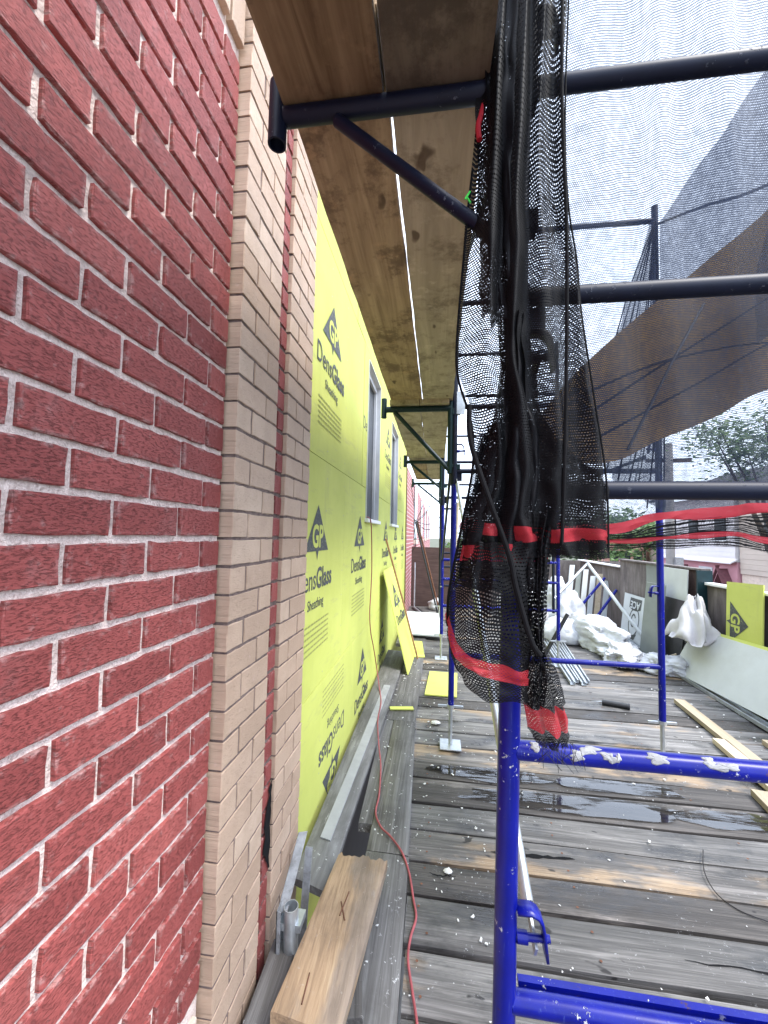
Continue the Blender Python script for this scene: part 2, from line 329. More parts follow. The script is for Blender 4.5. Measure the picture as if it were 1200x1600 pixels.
class MB:
    def __init__(s): s.v = []; s.f = []
    def add(s, v, f): n = len(s.v); s.v += [Vector(x) for x in v]; s.f += [tuple(i + n for i in q) for q in f]; return s
    def box(s, a, b):
        (x0, y0, z0), (x1, y1, z1) = a, b
        return s.add([(x0, y0, z0), (x1, y0, z0), (x1, y1, z0), (x0, y1, z0), (x0, y0, z1), (x1, y0, z1), (x1, y1, z1), (x0, y1, z1)],
                     [(3, 2, 1, 0), (4, 5, 6, 7), (0, 1, 5, 4), (1, 2, 6, 5), (2, 3, 7, 6), (3, 0, 4, 7)])
    def slab(s, p, a, b, t):
        """parallelogram p, p+a, p+a+b, p+b with thickness vector t"""
        p, a, b, t = map(Vector, (p, a, b, t)); q = [p, p + a, p + a + b, p + b]
        return s.add(q + [x + t for x in q], [(3, 2, 1, 0), (4, 5, 6, 7), (0, 1, 5, 4), (1, 2, 6, 5), (2, 3, 7, 6), (3, 0, 4, 7)])
    def tube(s, pts, r, n=12, cap=True, r1=None):
        pts = [Vector(p) for p in pts]; rings = []
        up = Vector((0, 0, 1)); prev = None
        for i, p in enumerate(pts):
            d = (pts[min(i + 1, len(pts) - 1)] - pts[max(i - 1, 0)]).normalized()
            if prev is None:
                a = d.cross(up if abs(d.z) < .9 else Vector((1, 0, 0))).normalized()
            else:
                a = (prev - d * prev.dot(d)).normalized()
            prev = a; b = d.cross(a); rr = r if r1 is None else r + (r1 - r) * i / (len(pts) - 1)
            rings.append([p + (a * math.cos(t) + b * math.sin(t)) * rr for t in [2 * math.pi * k / n for k in range(n)]])
        v = [x for q in rings for x in q]; f = []
        for i in range(len(pts) - 1):
            for k in range(n): f.append((i * n + k, i * n + (k + 1) % n, (i + 1) * n + (k + 1) % n, (i + 1) * n + k))
        if cap: f.append(tuple(range(n - 1, -1, -1))); f.append(tuple((len(pts) - 1) * n + k for k in range(n)))
        return s.add(v, f)
    def build(s, name, mat, parent=None, smooth=False, bevel=0, origin=None):
        v = s.v
        if origin is not None:
            o0 = Vector(origin); v = [x - o0 for x in v]
        o = link(name, v, s.f, mat, parent, smooth, origin)
        if bevel:
            m = o.modifiers.new('bevel', 'BEVEL'); m.width = bevel; m.segments = 2; m.limit_method = 'ANGLE'
        if smooth: smooth_by_angle(o)
        return o
def smooth_by_angle(o, ang=40):
    me = o.data; me.polygons.foreach_set('use_smooth', [True] * len(me.polygons))
    try: me.set_sharp_from_angle(angle=R(ang))
    except Exception: pass
def tube(name, pts, r, mat, parent=None, n=12, cap=True):
    c = Vector(pts[0]); return MB().tube(pts, r, n, cap).build(name, mat, parent, True, origin=c)
def hollow(name, p0, p1, r, mat, parent=None, n=20, wall=.003):
    p0, p1 = Vector(p0), Vector(p1); d = (p1 - p0).normalized(); a = d.orthogonal().normalized(); b = d.cross(a); v = []
    for p, rr in ((p0, r), (p1, r), (p1, r - wall), (p0, r - wall)):
        v += [p + (a * math.cos(t) + b * math.sin(t)) * rr for t in [2 * math.pi * k / n for k in range(n)]]
    f = [(i * n + k, i * n + (k + 1) % n, ((i + 1) % 4) * n + (k + 1) % n, ((i + 1) % 4) * n + k) for i in range(4) for k in range(n)]
    m = MB().add(v, f); return m.build(name, mat, parent, True, origin=p0)
def smoothpath(pts, k=8):
    P = [Vector(p) for p in pts]; o = []
    for i in range(len(P) - 1):
        a, b, c, d = P[max(i - 1, 0)], P[i], P[i + 1], P[min(i + 2, len(P) - 1)]
        for j in range(k):
            t = j / k; o.append(.5 * ((2 * b) + (c - a) * t + (2 * a - 5 * b + 4 * c - d) * t * t + (3 * b - a - 3 * c + d) * t ** 3))
    o.append(P[-1]); return o
def text_mesh(body, size=1.0, bold=0.0, extrude=.0006, sx=1.0):
    c = bpy.data.curves.new('lettering', 'FONT'); c.body = body; c.size = size; c.offset = bold; c.extrude = extrude; c.align_x = 'CENTER'; c.resolution_u = 3
    o = bpy.data.objects.new('lettering', c); C.objects.link(o); bpy.context.view_layer.update()
    me = bpy.data.meshes.new_from_object(o.evaluated_get(bpy.context.evaluated_depsgraph_get())); bpy.data.objects.remove(o); bpy.data.curves.remove(c)
    for v in me.vertices: v.co.x *= sx
    return me

# ------------------------------------------------------------------ setting: ground, street
structure(link('ground', [(-400, -400, -3.42), (600, -400, -3.42), (600, 900, -3.42), (-400, 900, -3.42)], [(0, 1, 2, 3)], 'ground_soil'))
structure(MB().box((-.62, -14, -3.6), (3.4, 75, -3.27)).build('near_pavement', 'pavement'))
structure(link('road', [(3.4, -60, -3.40), (9.6, -60, -3.40), (9.6, 300, -3.40), (3.4, 300, -3.40)], [(0, 1, 2, 3)], 'asphalt'))
structure(MB().box((9.6, -60, -3.6), (12.2, 70, -3.27)).build('far_pavement', 'pavement'))

# ------------------------------------------------------------------ brick walls
BH, BL, MT = .0812, .1945, .0152
Z_REF = 1.491                                                # a bed joint
def brick_mesh(name, L, H, D, mat, jit=.0014, seed=0, ch=.0022):
    rnd = random.Random(seed); h, l = H / 2, L / 2
    per = []
    nl = 7 if L > .12 else 4
    for i in range(nl): per.append((-l + L * i / nl, -h))
    for i in range(2): per.append((l, -h + H * i / 2))
    for i in range(nl): per.append((l - L * i / nl, h))
    for i in range(2): per.append((-l, h - H * i / 2))
    n = len(per); v = []
    for (y, z) in per: v.append((-D, y, z))
    for (y, z) in per: v.append((-ch, y + rnd.uniform(-jit, jit), z + rnd.uniform(-jit, jit)))
    for (y, z) in per: v.append((rnd.uniform(-.0006, .0006), y * (1 - ch / l) + rnd.uniform(-jit, jit) * .8, z * (1 - ch / h) + rnd.uniform(-jit, jit) * .8))
    f = [(k, (k + 1) % n, n + (k + 1) % n, n + k) for k in range(n)] + [(n + k, n + (k + 1) % n, 2 * n + (k + 1) % n, 2 * n + k) for k in range(n)] + [tuple(2 * n + k for k in range(n))]
    me = bpy.data.meshes.new(name); me.from_pydata(v, [], f); me.update(); me.materials.append(M[mat]); return me
def set_bricks(parent, x, y0, y1, z0, z1, phase, mat, variants, visible=None, rot_j=.004, hidden_mb=None, mt=MT):
    """lay a field of bricks, each an object; half bond; bricks trimmed at the field's ends"""
    k0 = math.floor((z0 - Z_REF) / BH + .5)
    r = k0; rnd = random.Random(int(abs(x * 1000) + y0 * 77))
    while Z_REF + r * BH < z1 - .02:
        zc = Z_REF + (r + .5) * BH; off = phase + (BL / 2 if r % 2 else 0)
        i = math.floor((y0 - off) / BL)
        while off + i * BL < y1:
            a, b = max(off + i * BL + mt / 2, y0), min(off + (i + 1) * BL - mt / 2, y1)
            i += 1
            if b - a < .02: continue
            me = rnd.choice(variants); sc = (b - a) / (BL - mt)
            loc = (x + rnd.uniform(-.0012, .0012), (a + b) / 2, zc + rnd.uniform(-.0012, .0012))
            if visible and not visible(loc):
                hidden_mb.box((x - .05, a, zc - (BH - mt) / 2), (x, b, zc + (BH - mt) / 2)); continue
            inst('brick', me, parent, loc, (rnd.uniform(-rot_j, rot_j), rnd.uniform(-.01, .01), rnd.uniform(-rot_j, rot_j)), (1, sc, 1))
        r += 1
red_var = [brick_mesh('red_brick', BL - MT, BH - MT, .05, 'red_brick', .0023, s) for s in range(12)]
WX = -.62
Z_TOP, Z_BASE = Z_REF + 18 * BH + .022, Z_REF - 15 * BH - .03
wall = thing('red_brick_wall', 'red wire-cut brick wall with wide pale mortar joints beside the camera', 'wall', (0, 0, 0))
MB().box((WX - .30, -3.0, -3.2), (WX - .0095, 1.07, 3.6)).build('mortar', 'mortar', wall)
hid = MB()
set_bricks(wall, WX, -2.6, 1.064, Z_BASE, Z_TOP - .01, .495, 'red_brick', red_var, lambda p: p[1] > .05 and abs(p[2] - 1.51) < 1.65 * p[1] + .45, hidden_mb=hid)
o = hid.build('brick_field', 'red_brick', wall); o['kind'] = 'stuff'
# pale base course under the red field and the pale soldier course above it
bs = [brick_mesh('stone_block', .30, .14, .06, 'stone', .002, 70 + s) for s in range(3)]
for i in range(9): inst('base_block', bs[i % 3], wall, (WX + .004, .905 - i * .31, Z_BASE - .085))
sold = [brick_mesh('soldier_brick', .069, .183, .05, 'beige_brick', .001, 90 + s) for s in range(4)]
for i in range(30): inst('soldier_brick', sold[i % 4], wall, (WX + .012, 1.028 - i * .081, Z_TOP + .112))
# pilasters: alternating header / stretcher rows, tight dark joints
beige = {k: [brick_mesh('beige_brick', l, BH - .0082, .09, 'beige_brick', .0015, 30 + s, .002) for s in range(7)] for k, l in (('s', .1855), ('h', .0895))}
def pilaster(label, y0, x):
    t = thing('beige_brick_pilaster', label, 'pilaster', (x, y0, -3.2))
    def put(me, yc, zc): inst('brick', me, t, (random.uniform(-.0012, .0012), yc - y0 + random.uniform(-.0012, .0012), zc + 3.2 + random.uniform(-.001, .001)), (random.uniform(-.004, .004), 0, random.uniform(-.008, .008)))
    m = MB().box((x - .2, y0 + .004, -3.2), (x - .0035, y0 + .281, 3.6)); m.v = [v - Vector((x, y0, -3.2)) for v in m.v]; m.build('mortar', 'dark_mortar', t)
    r = -21
    while Z_REF + r * BH < 3.5:
        zc = Z_REF + (r + .5) * BH
        if r % 2: put(random.choice(beige['s']), y0 + .0935, zc); put(random.choice(beige['h']), y0 + .285 - .04525, zc)
        else: put(random.choice(beige['h']), y0 + .04525, zc); put(random.choice(beige['s']), y0 + .285 - .0935, zc)
        r += 1
    lo = MB().box((-.2, .002, 0), (-.001, .283, 3.2 + Z_REF - 21 * BH - .01)); lo.build('lower_shaft', 'beige_brick', t)
    return t
pilaster('beige brick pilaster bordering the red brick wall, nearer of the two', 1.078, -.588)
pilaster('beige brick pilaster next to the yellow sheathing, farther of the two', 1.462, -.588)
strip = thing('red_brick_strip', 'narrow recessed strip of red brick between the two beige pilasters', 'wall', (0, 0, 0))
STX = -.601
MB().box((WX - .3, 1.355, -3.2), (STX - .006, 1.47, 3.6)).build('mortar', 'dark_mortar', strip)
set_bricks(strip, STX, 1.366, 1.456, -.2, 3.5, 1.3, 'red_brick', red_var)

# ------------------------------------------------------------------ yellow sheathing with windows
SX = -.628
sheath = thing('sheathed_wall', 'yellow glass-mat sheathing wall with printed sheets and two narrow windows', 'wall', (0, 0, 0))
Y_A, Y_B = 1.742, 7.72
wins = [(3.40, 4.10, 1.655, 3.07), (5.20, 6.02, 1.665, 3.03)]
def sheet(y0, y1, z0, z1):
    ys = sorted({y0, y1} | {q for w_ in wins for q in w_[:2] if y0 < q < y1}); zs = sorted({z0, z1} | {q for w_ in wins for q in w_[2:] if z0 < q < z1})
    v = [(0, y - y0, z - z0) for z in zs for y in ys]; f = []
    for i in range(len(zs) - 1):
        for j in range(len(ys) - 1):
            yc, zc = (ys[j] + ys[j + 1]) / 2, (zs[i] + zs[i + 1]) / 2
            if any(a < yc < b and c < zc < d for a, b, c, d in wins): continue
            n = len(ys); f.append((i * n + j, i * n + j + 1, (i + 1) * n + j + 1, (i + 1) * n + j))
    o = link('sheathing_sheet', v, f, 'sheathing_yellow', sheath, loc=(SX + random.uniform(-.0015, .0015), y0, z0))
    m = o.modifiers.new('thickness', 'SOLIDIFY'); m.thickness = .0127; m.offset = -1
    return o
sheets = []
for z0, z1, cuts in ((-.55, .695, (2.98, 5.42)), (.699, 1.916, (2.62, 5.06, 7.5)), (1.920, 3.14, (3.21, 4.7, 5.65)), (3.144, 3.75, (2.9, 5.3))):
    e = [Y_A] + list(cuts) + [Y_B]
    for a, b in zip(e[:-1], e[1:]): sheets.append((a, b, z0, z1, sheet(a + .0015, b - .0015, z0, z1)))
MB().box((SX - .3, Y_A, -3.2), (SX - .13, Y_B, 3.75)).build('backing', 'brown_ply', sheath)
MB().box((SX - .13, Y_A, -3.2), (SX - .016, Y_B, -.56)).build('lower_wall', 'roof_and_gap_shade', sheath)  # near-black colour stands in for the shade down the gap
scr = MB(); sr = random.Random(3)
for yk in range(15):
    y = Y_A + .03 + yk * .406
    for zk in range(21):
        z = .03 + zk * .178 + sr.uniform(-.02, .02); yy = y + sr.uniform(-.008, .008)
        if yy > Y_B - .02 or any(a_ - .02 < yy < b_ + .02 and c_ - .03 < z < d_ + .02 for a_, b_, c_, d_ in wins): continue
        scr.add([(SX + .0022, yy + .0048 * math.cos(t), z + .0048 * math.sin(t)) for t in [k * math.pi / 3 for k in range(6)]], [(0, 1, 2, 3, 4, 5)])
scr.build('screw_heads', 'dull_zinc', sheath)['kind'] = 'stuff'
# printing
gp_tri = bpy.data.meshes.new('emblem'); gp_tri.from_pydata([(-.205, 0, 0), (-.022, 0, 0), (-.010, -.022, 0), (0, -.05, 0), (.010, -.022, 0), (.022, 0, 0), (.205, 0, 0), (0, .245, 0)], [], [(0, 1, 5, 6, 7), (1, 2, 3, 4, 5)]); gp_tri.materials.append(M['print_ink'])
gp_txt = text_mesh('GP', .165, .0045, .0003, .92); gp_txt.materials.clear(); gp_txt.materials.append(M['sheathing_yellow'])
dens = text_mesh('Dens', .155, 0, .0003, .90); glass = text_mesh('Glass', .155, .0034, .0003, .90); sheathing = text_mesh('Sheathing', .075, 0, .0003, .95)
width = lambda m: max(v.co.x for v in m.vertices) - min(v.co.x for v in m.vertices)
DW, GW = width(dens) + .012, width(glass) + .012
for m_ in (dens, glass, sheathing): m_.materials.clear(); m_.materials.append(M['print_ink'])
def fine_lines():
    m = MB(); rnd = random.Random(3)
    for i in range(6):
        y = -.028 * i; x = -.25
        while x < .25:
            wd = rnd.uniform(.02, .06); e = min(.25, x + wd); m.add([(x, y, 0), (e, y, 0), (e, y + .009, 0), (x, y + .009, 0)], [(0, 1, 2, 3)]); x += wd + .007
    me = bpy.data.meshes.new('fine_print'); me.from_pydata([tuple(v) for v in m.v], [], m.f); me.materials.append(M['print_ink_faint']); return me
fine = fine_lines()
def owner(y, z):
    for a, b, c, d, o in sheets:
        if a <= y <= b and c <= z <= d: return o
    return sheets[0][4]
def logo(y, z, flip=False, spread=0.0):
    """emblem base line at height z, centred at y; the wall faces +X, so text runs along +Y"""
    o = owner(y, z + (.1 if not flip else -.1)); q = Matrix(((0, 0, 1), (1, 0, 0), (0, 1, 0))).to_4x4()     # local x->Y, local y->Z, local z->X
    if flip: q = q @ Matrix.Rotation(math.pi, 4, 'Z')
    def put(name, me, dx, dy, lift):
        p = bpy.data.objects.new(name, me); C.objects.link(p); p.parent = o
        p.matrix_parent_inverse = Matrix()
        base = Vector((SX, y, z)); mw = Matrix.Translation(base + Vector((lift + .0018, 0, 0))) @ q @ Matrix.Translation((dx, dy, 0))
        p.matrix_local = Matrix.Translation(-Vector(o.location)) @ mw
    put('emblem', gp_tri, 0, 0, 0); put('emblem_letters', gp_txt, 0, .022, .0012)
    put('lettering', dens, -DW / 2 - GW / 2 + DW / 2, -.195, 0); put('lettering', glass, DW / 2, -.195, 0)
    put('lettering', sheathing, 0, -.295, 0); put('fine_print', fine, 0, -.375, 0)
for y, z in ((2.03, 1.42), (3.17, 1.42), (4.80, 1.445), (5.95, 1.445), (7.1, 1.445), (2.22, 2.612), (4.86, 2.62), (6.5, 2.62), (3.42, .295), (4.62, .30), (7.0, .30)): logo(y, z)
logo(2.46, .115, True)
de = text_mesh('De', .155, 0, .0003, .90); de.materials.clear(); de.materials.append(M['print_ink']); o_ = owner(3.29, 2.42)
p_ = bpy.data.objects.new('lettering', de); C.objects.link(p_); p_.parent = o_; p_.matrix_local = Matrix.Translation(Vector((SX + .0018, 3.295, 2.41)) - Vector(o_.location)) @ Matrix(((0, 0, 1), (1, 0, 0), (0, 1, 0))).to_4x4()
# windows
for (a, b, c, d) in wins:
    wn = empty('window'); wn.parent = sheath; dep = .062
    MB().box((SX - dep - .006, a, c), (SX - dep, b, d)).build('pane', 'window_glass', wn)
    fr = MB(); t = .006
    fr.box((SX - dep, a, c - .004), (SX + .010, a + t, d)); fr.box((SX - dep, b - t, c), (SX + .012, b, d)); fr.box((SX - dep, a + t, d - t), (SX + .012, b - t, d))
    fr.build('frame', 'aluminium', wn)
    sash = MB().box((SX - dep + .001, b - .028, c + .02), (SX - dep + .03, b - t, d - t)).box((SX - dep + .001, a + t, c + .02), (SX - dep + .03, a + .05, d - t)).box((SX - dep + .001, a + .05, d - .06), (SX - dep + .028, b - .028, d - t))
    sash.build('sash', 'aluminium', wn, bevel=.002)
    MB().box((SX - dep, a - .02, c - .035), (SX + .035, b + .02, c - .002)).build('sill', 'white_paint', wn, bevel=.003)
MB().box((SX - .13, Y_B, -.5), (SX + .018, Y_B + .09, 3.75)).build('end_jamb', 'jamb_wood', sheath)

farw = thing('far_brick_wall', 'red brick wall with pale joints beyond the yellow sheathing', 'wall', (WX, 7.83, -3.2))
MB().box((-.4, 0, 0), (0, 24, 6.1)).build('wall_face', 'far_brick_wall', farw)
for k in range(5):
    wn = MB().box((.001, 2.5 + k * 4, 4.6), (.02, 3.7 + k * 4, 6.0)).build('window', 'window_glass', farw)
    MB().box((.001, 2.4 + k * 4, 4.5), (.06, 3.8 + k * 4, 4.598)).build('sill', 'stone', wn)

# ------------------------------------------------------------------ deck
deck = structure(empty('deck', (0, 0, 0)))
joints = [-.74, -.53, -.32, -.10, .11, .31, .52, .72, .92, 1.125, 1.339, 1.56, 1.769, 1.948, 2.152, 2.356, 2.591, 2.776]
rj = random.Random(5)
while joints[-1] < 9.0: joints.append(joints[-1] + rj.choice((.185, .2, .205, .22, .235)))
def plank(a, b, x0, x1, seed, mat='deck_grey'):
    rnd = random.Random(seed); n = 14; v = []; top = rnd.uniform(-.006, .003); gp = rnd.choice((.005, .006, .008, .011))
    for i in range(n + 1):
        x = x0 + (x1 - x0) * i / n; e0, e1 = a + gp + rnd.uniform(0, .003), b - gp - rnd.uniform(0, .003); z = top + .003 * math.sin(i * .8 + seed)
        v += [(x, e0, -.05), (x, e0, z - .003), (x, e0 + .005, z), (x, (e0 + e1) / 2, z + rnd.uniform(-.001, .0015)), (x, e1 - .005, z), (x, e1, z - .003), (x, e1, -.05)]
    f = [(i * 7 + k, i * 7 + k + 1, (i + 1) * 7 + k + 1, (i + 1) * 7 + k) for i in range(n) for k in range(6)] + [(0, 1, 2, 3, 4, 5, 6), tuple(n * 7 + k for k in range(6, -1, -1))]
    f = [tuple(reversed(q)) for q in f]
    c = Vector(((x0 + x1) / 2, (a + b) / 2, 0)); o = link('plank', [Vector(p) - c for p in v], f, mat, deck, loc=c); smooth_by_angle(o, 35); return o
for i, (a, b) in enumerate(zip(joints[:-1], joints[1:])):
    s = -.165 + .07 * max(0, min(1, (3.0 - a) / 1.7)) + rj.uniform(-.004, .004)
    near = {1.125: 'deck_grey', 1.339: 'deck_pale', 1.56: 'deck_grey', 1.769: 'deck_dark', 1.948: 'deck_ochre', 2.152: 'deck_grey', 2.356: 'deck_dark', 2.591: 'deck_dark', 2.776: 'deck_ochre'}
    plank(a, b, s, 3.12, i + 11, near.get(a) or rj.choice(('deck_grey', 'deck_grey', 'deck_pale', 'deck_dark', 'deck_ochre' if a > 3 else 'deck_grey')))
nh = MB(); nr = random.Random(12)
for a, b in zip(joints[:-1], joints[1:]):
    for x in (-.04, .6, 1.5, 2.4):
        for fy in (.25, .75):
            cx, cy = x + nr.uniform(-.02, .02), a + (b - a) * fy + nr.uniform(-.01, .01); nh.add([(cx + .0055 * math.cos(t), cy + .0055 * math.sin(t), .0052) for t in [k * math.pi / 3 for k in range(6)]], [(0, 1, 2, 3, 4, 5)])
nh.build('nail_heads', 'rusty_steel', deck)['kind'] = 'stuff'
def crack(x0, x1, y, wd, seed):
    r = random.Random(seed); n = 16; up, lo = [], []; yy = y
    for i in range(n + 1):
        s_ = i / n; yy += r.uniform(-.006, .006); hw = wd * math.sin(math.pi * s_) ** .6 * r.uniform(.4, 1.1) + .0008; up.append((x0 + (x1 - x0) * s_, yy + hw, .0058)); lo.append((x0 + (x1 - x0) * s_, yy - hw, .0058))
    link('crack', up + lo, [(i, n + 1 + i, n + 2 + i, i + 1) for i in range(n)], 'hem_cord', deck)
crack(.27, .66, 2.055, .013, 3); crack(.9, 1.5, 1.66, .004, 4); crack(.25, .8, 2.70, .006, 8); crack(-.02, .10, 1.88, .004, 6); crack(.7, 1.6, 3.25, .006, 7)
# joists under the deck, and the lengthwise boards along the wall
for k, x in enumerate((-.25, .6, 1.5, 2.4, 3.05)): MB().box((-.03, -5, -.2), (.03, 5, -.053)).build('joist', 'board_wood', deck).location = (x, 4.2, 0)
def long_board(name, pts, z, t, mat, label=None, parent=deck, tilt=0):
    """a board lying along the wall: four plan corners (near-left, near-right, far-right, far-left)"""
    n = 16; v = []; rnd = random.Random(len(name) + int(pts[0][1] * 100))
    for i in range(n + 1):
        s = i / n; a = Vector(pts[0]).lerp(Vector(pts[3]), s); b = Vector(pts[1]).lerp(Vector(pts[2]), s); dz = rnd.uniform(-.0015, .0015)
        for (q, zz) in ((a, -t), (a, -.003), (a.lerp(b, .03), 0), (a.lerp(b, .5), .001), (a.lerp(b, .97), 0), (b, -.003), (b, -t)):
            fr = (q - a).length / max(1e-6, (b - a).length); v.append((q.x, q.y, z + zz + dz + tilt * (1 - fr)))
    f = [(i * 7 + k, (i + 1) * 7 + k, (i + 1) * 7 + k + 1, i * 7 + k + 1) for i in range(n) for k in range(6)] + [(6, 5, 4, 3, 2, 1, 0), tuple(n * 7 + k for k in range(7))] + [(i * 7 + 6, (i + 1) * 7 + 6, (i + 1) * 7, i * 7) for i in range(n)]
    c = Vector((sum(p[0] for p in pts) / 4, sum(p[1] for p in pts) / 4, z)); o = link(name, [Vector(p) - c for p in v], f, mat, parent, loc=c); smooth_by_angle(o, 35); return o
long_board('edge_board', [(-.335, -.5), (-.082, -.5), (-.115, 1.945), (-.318, 1.95)], .012, .045, 'board_wood')
long_board('edge_board', [(-.318, 1.955), (-.118, 1.955), (-.158, 3.30), (-.335, 3.30)], .012, .045, 'board_wood')
long_board('edge_board', [(-.392, 2.128), (-.322, 2.128), (-.339, 3.30), (-.425, 3.30)], .010, .045, 'board_wood')
long_board('edge_board', [(-.425, 3.305), (-.160, 3.305), (-.150, 5.6), (-.44, 5.6)], .012, .045, 'board_wood')
long_board('edge_board', [(-.56, 5.61), (-.150, 5.61), (-.15, 8.6), (-.58, 8.6)], .010, .045, 'board_wood')
o = long_board('splashed_board', [(-.590, 1.70), (-.432, 1.665), (-.372, 5.1), (-.606, 5.1)], .050, .03, 'splashed_board', parent=None, tilt=.012)
tag(o, 'grey board splashed with mortar lying along the foot of yellow wall', 'board')
o = long_board('splash_strip', [(-.540, 1.93), (-.485, 1.92), (-.435, 3.9), (-.50, 3.9)], .062, .004, 'cement_grey', parent=None, tilt=.003)
tag(o, 'thin pale strip lying on the grey splashed board by the wall', 'strip')
# sawn plank in front, raised on blocks
def sawn_plank():
    t = thing('sawn_plank', 'tan sawn plank with a ragged broken end, nearest board at the wall', 'plank', (-.33, 1.42, .12))
    n = 22; rnd = random.Random(9); L = [(-.466, 1.188), (-.412, 1.772)]; Rr = [(-.255, 1.160), (-.197, 1.768)]; v = []; f = []
    nx = 18
    for j in range(n + 1):
        for i in range(nx + 1):
            s, u = j / n, i / nx
            a = Vector(L[0]).lerp(Vector(L[1]), s); b = Vector(Rr[0]).lerp(Vector(Rr[1]), s); p = a.lerp(b, u)
            if j == n: p.y += rnd.uniform(-.004, .018)
            v.append((p.x, p.y, rnd.uniform(-.0006, .0006) - (.004 if i in (0, nx) else 0)))
    m = n + 1; k = nx + 1
    for j in range(n):
        for i in range(nx): f.append((j * k + i, j * k + i + 1, (j + 1) * k + i + 1, (j + 1) * k + i))
    rim = [i for i in range(k)] + [j * k + nx for j in range(1, m)] + [n * k + i for i in range(nx - 1, -1, -1)] + [j * k for j in range(n - 1, 0, -1)]
    base = len(v); v += [(v[i][0], v[i][1], -.04) for i in rim]
    for q in range(len(rim)): r2 = (q + 1) % len(rim); f.append((rim[q], base + q, base + r2, rim[r2]))
    f.append(tuple(base + q for q in range(len(rim) - 1, -1, -1)))
    o = link('board', [Vector(p) - Vector((-.33, 1.42, 0)) for p in v], f, 'fresh_plank', t); smooth_by_angle(o, 35)
    for (x, y, dx, dy) in ((-.345, 1.555, .03, -.07), (-.325, 1.60, -.012, -.10), (-.385, 1.30, .004, -.085)):
        tube('crack_nail', [(x + .33, y - 1.42, .0015), (x + .33 + dx, y - 1.42 + dy, .0025)], .0022, 'rusty_steel', t, 6)
    return t
sawn_plank()
for k, (x, y, a) in enumerate(((-.30, 1.28, .2), (-.31, 1.66, -.1))):
    o = MB().box((-.09, -.05, 0), (.09, .05, .066)).build('wood_block', 'board_wood', None, bevel=.003); o.location = (x, y, .013); o.rotation_euler.z = a
    tag(o, ('dark wood block under the near end of the tan plank', 'dark wood block under the broken end of the tan plank')[k], 'block')
# dark timber against the foot of the pilaster
o = MB().box((-.045, -.5, -.05), (.045, .5, .05)).build('dark_timber', 'board_wood', None, bevel=.004); o.location = (-.515, .98, -.02); o.rotation_euler = (0, 0, .03)
tag(o, 'dark rotten timber at the foot of the beige pilaster', 'timber')

# puddles on the planks
def puddle(pts, z, label):
    c = Vector((sum(p[0] for p in pts) / len(pts), sum(p[1] for p in pts) / len(pts), z)); q = smoothpath([(*p, z) for p in pts + [pts[0]]], 6)[:-1]
    o = link('puddle', [p - c for p in q], [tuple(range(len(q)))], 'puddle_water', None, loc=c); tag(o, label, 'puddle')
def blob(x0, x1, y0, y1, seed, n=16):
    r = random.Random(seed); return [(((x0 + x1) / 2) + (x1 - x0) / 2 * math.cos(t) * r.uniform(.75, 1.05), (y0 + y1) / 2 + (y1 - y0) / 2 * math.copysign(abs(math.sin(t)) ** .6, math.sin(t)) * r.uniform(.7, 1.0)) for t in [2 * math.pi * k / n for k in range(n)]]
puddle(blob(.10, 1.45, 2.366, 2.578, 1), .0062, 'long rain puddle on the plank in front of the blue rail')
puddle(blob(-.05, .75, 2.600, 2.768, 2), .0062, 'small rain puddle beside the near blue post')
puddle(blob(.72, 1.5, 2.605, 2.765, 3), .0062, 'small rain puddle under the middle of the blue rail')
puddle(blob(1.3, 1.95, 2.385, 2.57, 4), .0062, 'rain puddle towards the pale lumber')
# small debris
def debris():
    m = MB(); r = random.Random(21)
    for _ in range(620):
        x, y = (r.uniform(-.12, 2.9), r.uniform(1.1, 8.2)) if r.random() < .55 else (r.uniform(-.40, .25), r.uniform(1.15, 5.0))
        s = r.choice((.0012, .0016, .002, .0025, .004)) * (1 + y * .12); a = r.uniform(0, 3.1); l = s * r.uniform(.8, 2.2); ca, sa = math.cos(a), math.sin(a); z = .014 if x < -.1 else .006
        b = [(l, s), (-l, s * r.uniform(.3, 1)), (-l * r.uniform(.4, 1), -s), (l * r.uniform(.3, 1), -s * r.uniform(.4, 1))]
        v = [(x + p * ca - q * sa, y + p * sa + q * ca, z) for p, q in b]; v += [(px + r.uniform(-.001, .001), py, z + s * .6) for px, py, _ in v]
        m.add(v, [(4, 5, 6, 7), (0, 1, 5, 4), (1, 2, 6, 5), (2, 3, 7, 6), (3, 0, 4, 7)])
    o = m.build('debris', 'chip_white'); tag(o, 'pale mortar chips and paint flakes scattered over the deck boards', 'debris', kind='stuff')
debris()
def chunk(x, y, s, label, mat='chip_white', flat=.45, name='mortar_chunk'):
    r = random.Random(int(x * 999)); v = []; n = 8
    for k, (zz, q) in enumerate(((0, 1), (.5, .9), (1, .45))):
        for i in range(n): t = 2 * math.pi * i / n; v.append((s * 1.4 * q * math.cos(t) * r.uniform(.7, 1.1), s * q * math.sin(t) * r.uniform(.7, 1.1), zz * s * flat))
    f = [(k * n + i, k * n + (i + 1) % n, (k + 1) * n + (i + 1) % n, (k + 1) * n + i) for k in range(2) for i in range(n)] + [tuple(2 * n + i for i in range(n))]
    tag(link(name, v, f, mat, None, loc=(x, y, .006)), label, 'rubble')
chunk(.065, 1.905, .016, 'white mortar chunk left of the near blue post')
chunk(1.16, 4.05, .028, 'flat white square chip near the black tube', flat=.1)
chunk(.0, 3.33, .03, 'grey plaster chunk beside the far post base')

